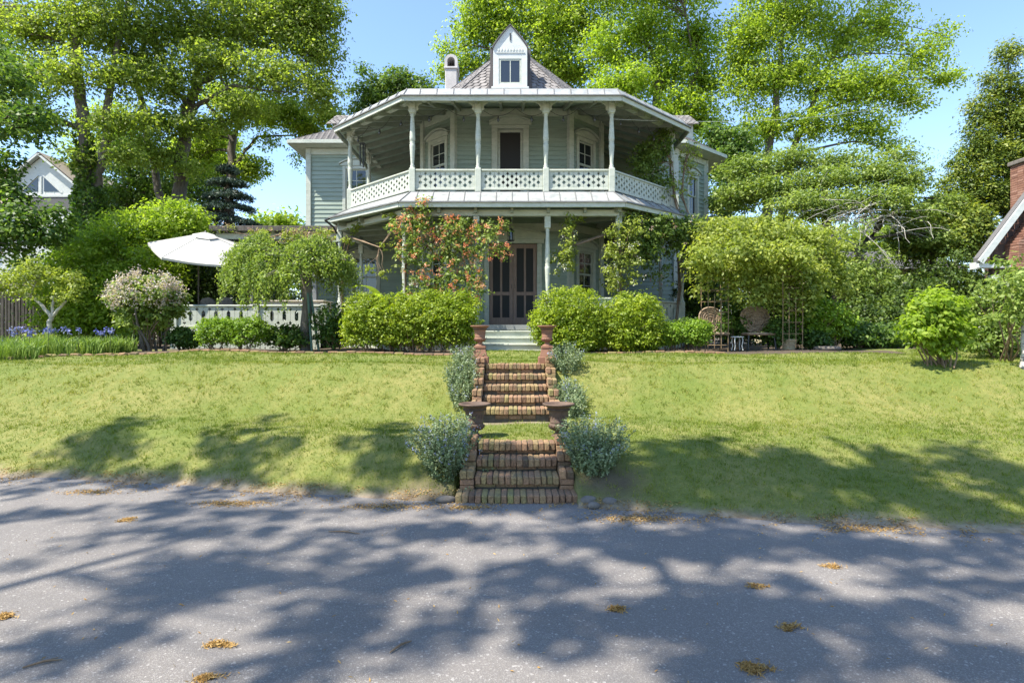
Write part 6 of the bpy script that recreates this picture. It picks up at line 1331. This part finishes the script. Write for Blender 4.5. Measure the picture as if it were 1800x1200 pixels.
bank_r = [over(1150, 800, 70, 22, 11.6, .4), over(1075, 800, 40, 20, 11.8, .4), over(1540, 800, 70, 14, 11.4, .42), over(1690, 790, 60, 12, 11.2, .45), over(1250, 778, 60, 8, 11.6, .45), over(1250, 825, 66, 24, 11.6, .3), over(1410, 800, 80, 16, 11.4, .4), over(1360, 850, 40, 22, 11.5, .25), over(1480, 885, 70, 16, 11.4, .15), over(1560, 850, 50, 22, 11.4, .25), over(1670, 870, 66, 22, 11.2, .25), over(1760, 815, 60, 18, 11.2, .4), over(1330, 890, 90, 14, 11.6, .1), over(1160, 870, 50, 20, 11.8, .15), over(1740, 905, 80, 16, 11.2, .15), over(880, 815, 70, 14, 12, .4), over(1330, 815, 200, 22, 11.4, .36), over(1600, 845, 150, 24, 11.3, .3), over(1230, 860, 130, 16, 11.6, .2), over(915, 805, 110, 18, 11.8, .4), over(900, 850, 120, 14, 11.8, .2), over(1040, 860, 60, 20, 11.8, .2)]
dap_l = [over(400, 1020, 420, 60, 13)[:6] + (.7,), over(450, 900, 420, 14, 13.4)[:6] + (.7,)]
dap_r = [over(1300, 1080, 420, 80, 12.6)[:6] + (.8,), over(1300, 950, 420, 22, 13.2)[:6] + (.7,)]
def street(label, seed, trunks, lobes, inner):
    """limbs reach the hanging sprays; the inner crown stays over the trunk"""
    tree('street_tree', label, 'tree', seed, trunks, lobes + inner, 27 * len(lobes) + 14 * len(inner), 22, .18, .17, .11, L_['spring'], M['bark'], twigs=110, limb=.2, **SK)
street('old spreading street tree across the road behind the viewer, left', 301, [[(-13.5, -5.0, .2, .45), (-13.2, -4.6, 4, .36), (-12.4, -3.4, 8, .2), (-11, -1.6, 10, .08)], [(-13.0, -4.2, 5.5, .22), (-10.0, -1.0, 9.5, .08), (-8.6, 1.6, 11, .04)], [(-13.0, -4, 6.5, .2), (-12.4, 0, 10, .08), (-11.4, 3.2, 11, .04)]], road_l + bank_l + dap_l, [L2(-13, -4, 10, 2.4, 2, 1.2), L2(-15, -5, 9, 2.2, 2, 1.2)])
street('old spreading street tree across the road behind the viewer, right', 302, [[(-2.0, -5.6, .2, .42), (-2.4, -5.0, 4, .34), (-3, -3.4, 8, .2), (-3.6, -.6, 10.4, .07)], [(-2.4, -4.4, 5.5, .22), (-4.4, 0, 10, .07), (-5, 3.4, 11, .035)], [(-2.4, -4, 6.5, .2), (-1.4, 0, 10, .07), (-2, 4.0, 11, .035)]], road_r + bank_r + dap_r, [L2(-2, -4.6, 10.6, 2.4, 2, 1.2), L2(0, -5.6, 9.6, 2.2, 2, 1.2)])
# ---------------------------------------------------------------- litter on the road
def litter_clump(x, y, r, n_, label, seed):
    rng = np.random.default_rng(seed); k = rng.integers(0, 5, n_); cxy = rng.normal(size=(5, 2)) * r * np.array([.55, .35]); sc = rng.uniform(.15, .5, 5)[k] * r; tail = np.where(rng.random(n_) < .10, 1.7, 1.0); ox = cxy[k, 0] + rng.normal(size=n_) * sc * 1.2 * tail; oy = cxy[k, 1] + rng.normal(size=n_) * sc * .8 * tail; q = np.minimum(r, np.hypot(ox, oy)); P = np.stack([x + ox, y + oy, .004 + rng.random(n_) * .016 * (1 - q / r * .7)], 1)
    d = rng.normal(size=(n_, 3)) * np.array([1, 1, .12]); tag(raw_mesh('catkin_clump', leaf_quads(rng, P, .035, .006, 1.2, d), 4, rng.normal(.5, .22, n_), L_['litter'], None, (x, y, 0)), label, 'litter', 'orange catkin clumps on the road')
def road_at(px, py): Y = EYE * F / (py - HY); return (px - 900) / F * Y, Y
for i, (px, py, r, n_, lab) in enumerate(((384, 1134, .055, 420, 'orange catkin clump in the left foreground of the road, the largest'), (1328, 1173, .055, 380, 'orange catkin clump at the bottom of the road, right foreground'), (10, 1084, .06, 320, 'orange catkin clump at the left frame edge on the road'), (228, 913, .06, 200, 'orange catkin clump on the sunny left road near the grass'),
        (1085, 1070, .055, 200, 'orange catkin clump on the shaded road right of the steps'), (1390, 1102, .06, 180, 'thin orange catkin clump before the round shadow patch'), (1462, 994, .06, 140, 'small catkin clump on the shaded right road'), (1330, 1030, .05, 120, 'tiny catkin clump on the mid right road'), (362, 1194, .05, 240, 'orange catkin clump cut by the bottom of the frame'))):
    x, y = road_at(px, py); litter_clump(x, y, r, n_, lab, 400 + i)
for i, (px, py, L, a, lab) in enumerate(((75, 1168, .16, .5, 'short dark twig in the left foreground of the road'), (605, 937, .28, -.2, 'brown twig on the road left of the steps'), (705, 1138, .15, .9, 'dark twig on the road, centre foreground'))):
    x, y = road_at(px, py); mb = MB(); mb.tube([(x - L / 2 * cos(a), y - L / 2 * sin(a), .008), (x, y + .012, .014), (x + L / 2 * cos(a), y + L / 2 * sin(a), .008)], [.004, .007, .003], 5); mb.tube([(x, y + .012, .014), (x + .04, y + .05, .012)], .003, 4)
    tag(mb.build('twig', M['twig'], None, (x, y, 0)), lab, 'twig')
def scatter():
    rng = np.random.default_rng(450); n_ = 9000; x = rng.uniform(-7, 6.5, n_); off = np.abs(rng.normal(0, .22, n_)); y = road_edge(x) - off + .12; k = wob(2 * x, 3 * y) > .45; far = rng.random(n_) < .05; y = np.where(far, rng.uniform(2.6, 6.5, n_), y); k |= far
    x, y = x[k], y[k]; k = y < road_edge(x) + .12; x, y = x[k], y[k]
    for (px, py, r, m_) in ((1120, 912, .22, 620), (410, 885, .2, 620), (680, 890, .22, 520), (1520, 930, .2, 360), (158, 865, .18, 320), (820, 892, .12, 260)):
        cx, cy = road_at(px, py); x = np.concatenate([x, cx + rng.normal(0, r, m_)]); y = np.concatenate([y, cy + rng.normal(0, r * .3, m_)])
    P = np.stack([x, y, np.maximum(height(x, y), 0) + .006], 1)
    tag(raw_mesh('leaf_litter', leaf_quads(rng, P, .03, .008, 1.5, rng.normal(size=(len(P), 3)) * np.array([1, 1, .1])), 4, rng.normal(.5, .25, len(P)), L_['litter'], None), 'fine dry litter along the sandy road edge', 'litter', kind='stuff')
scatter()
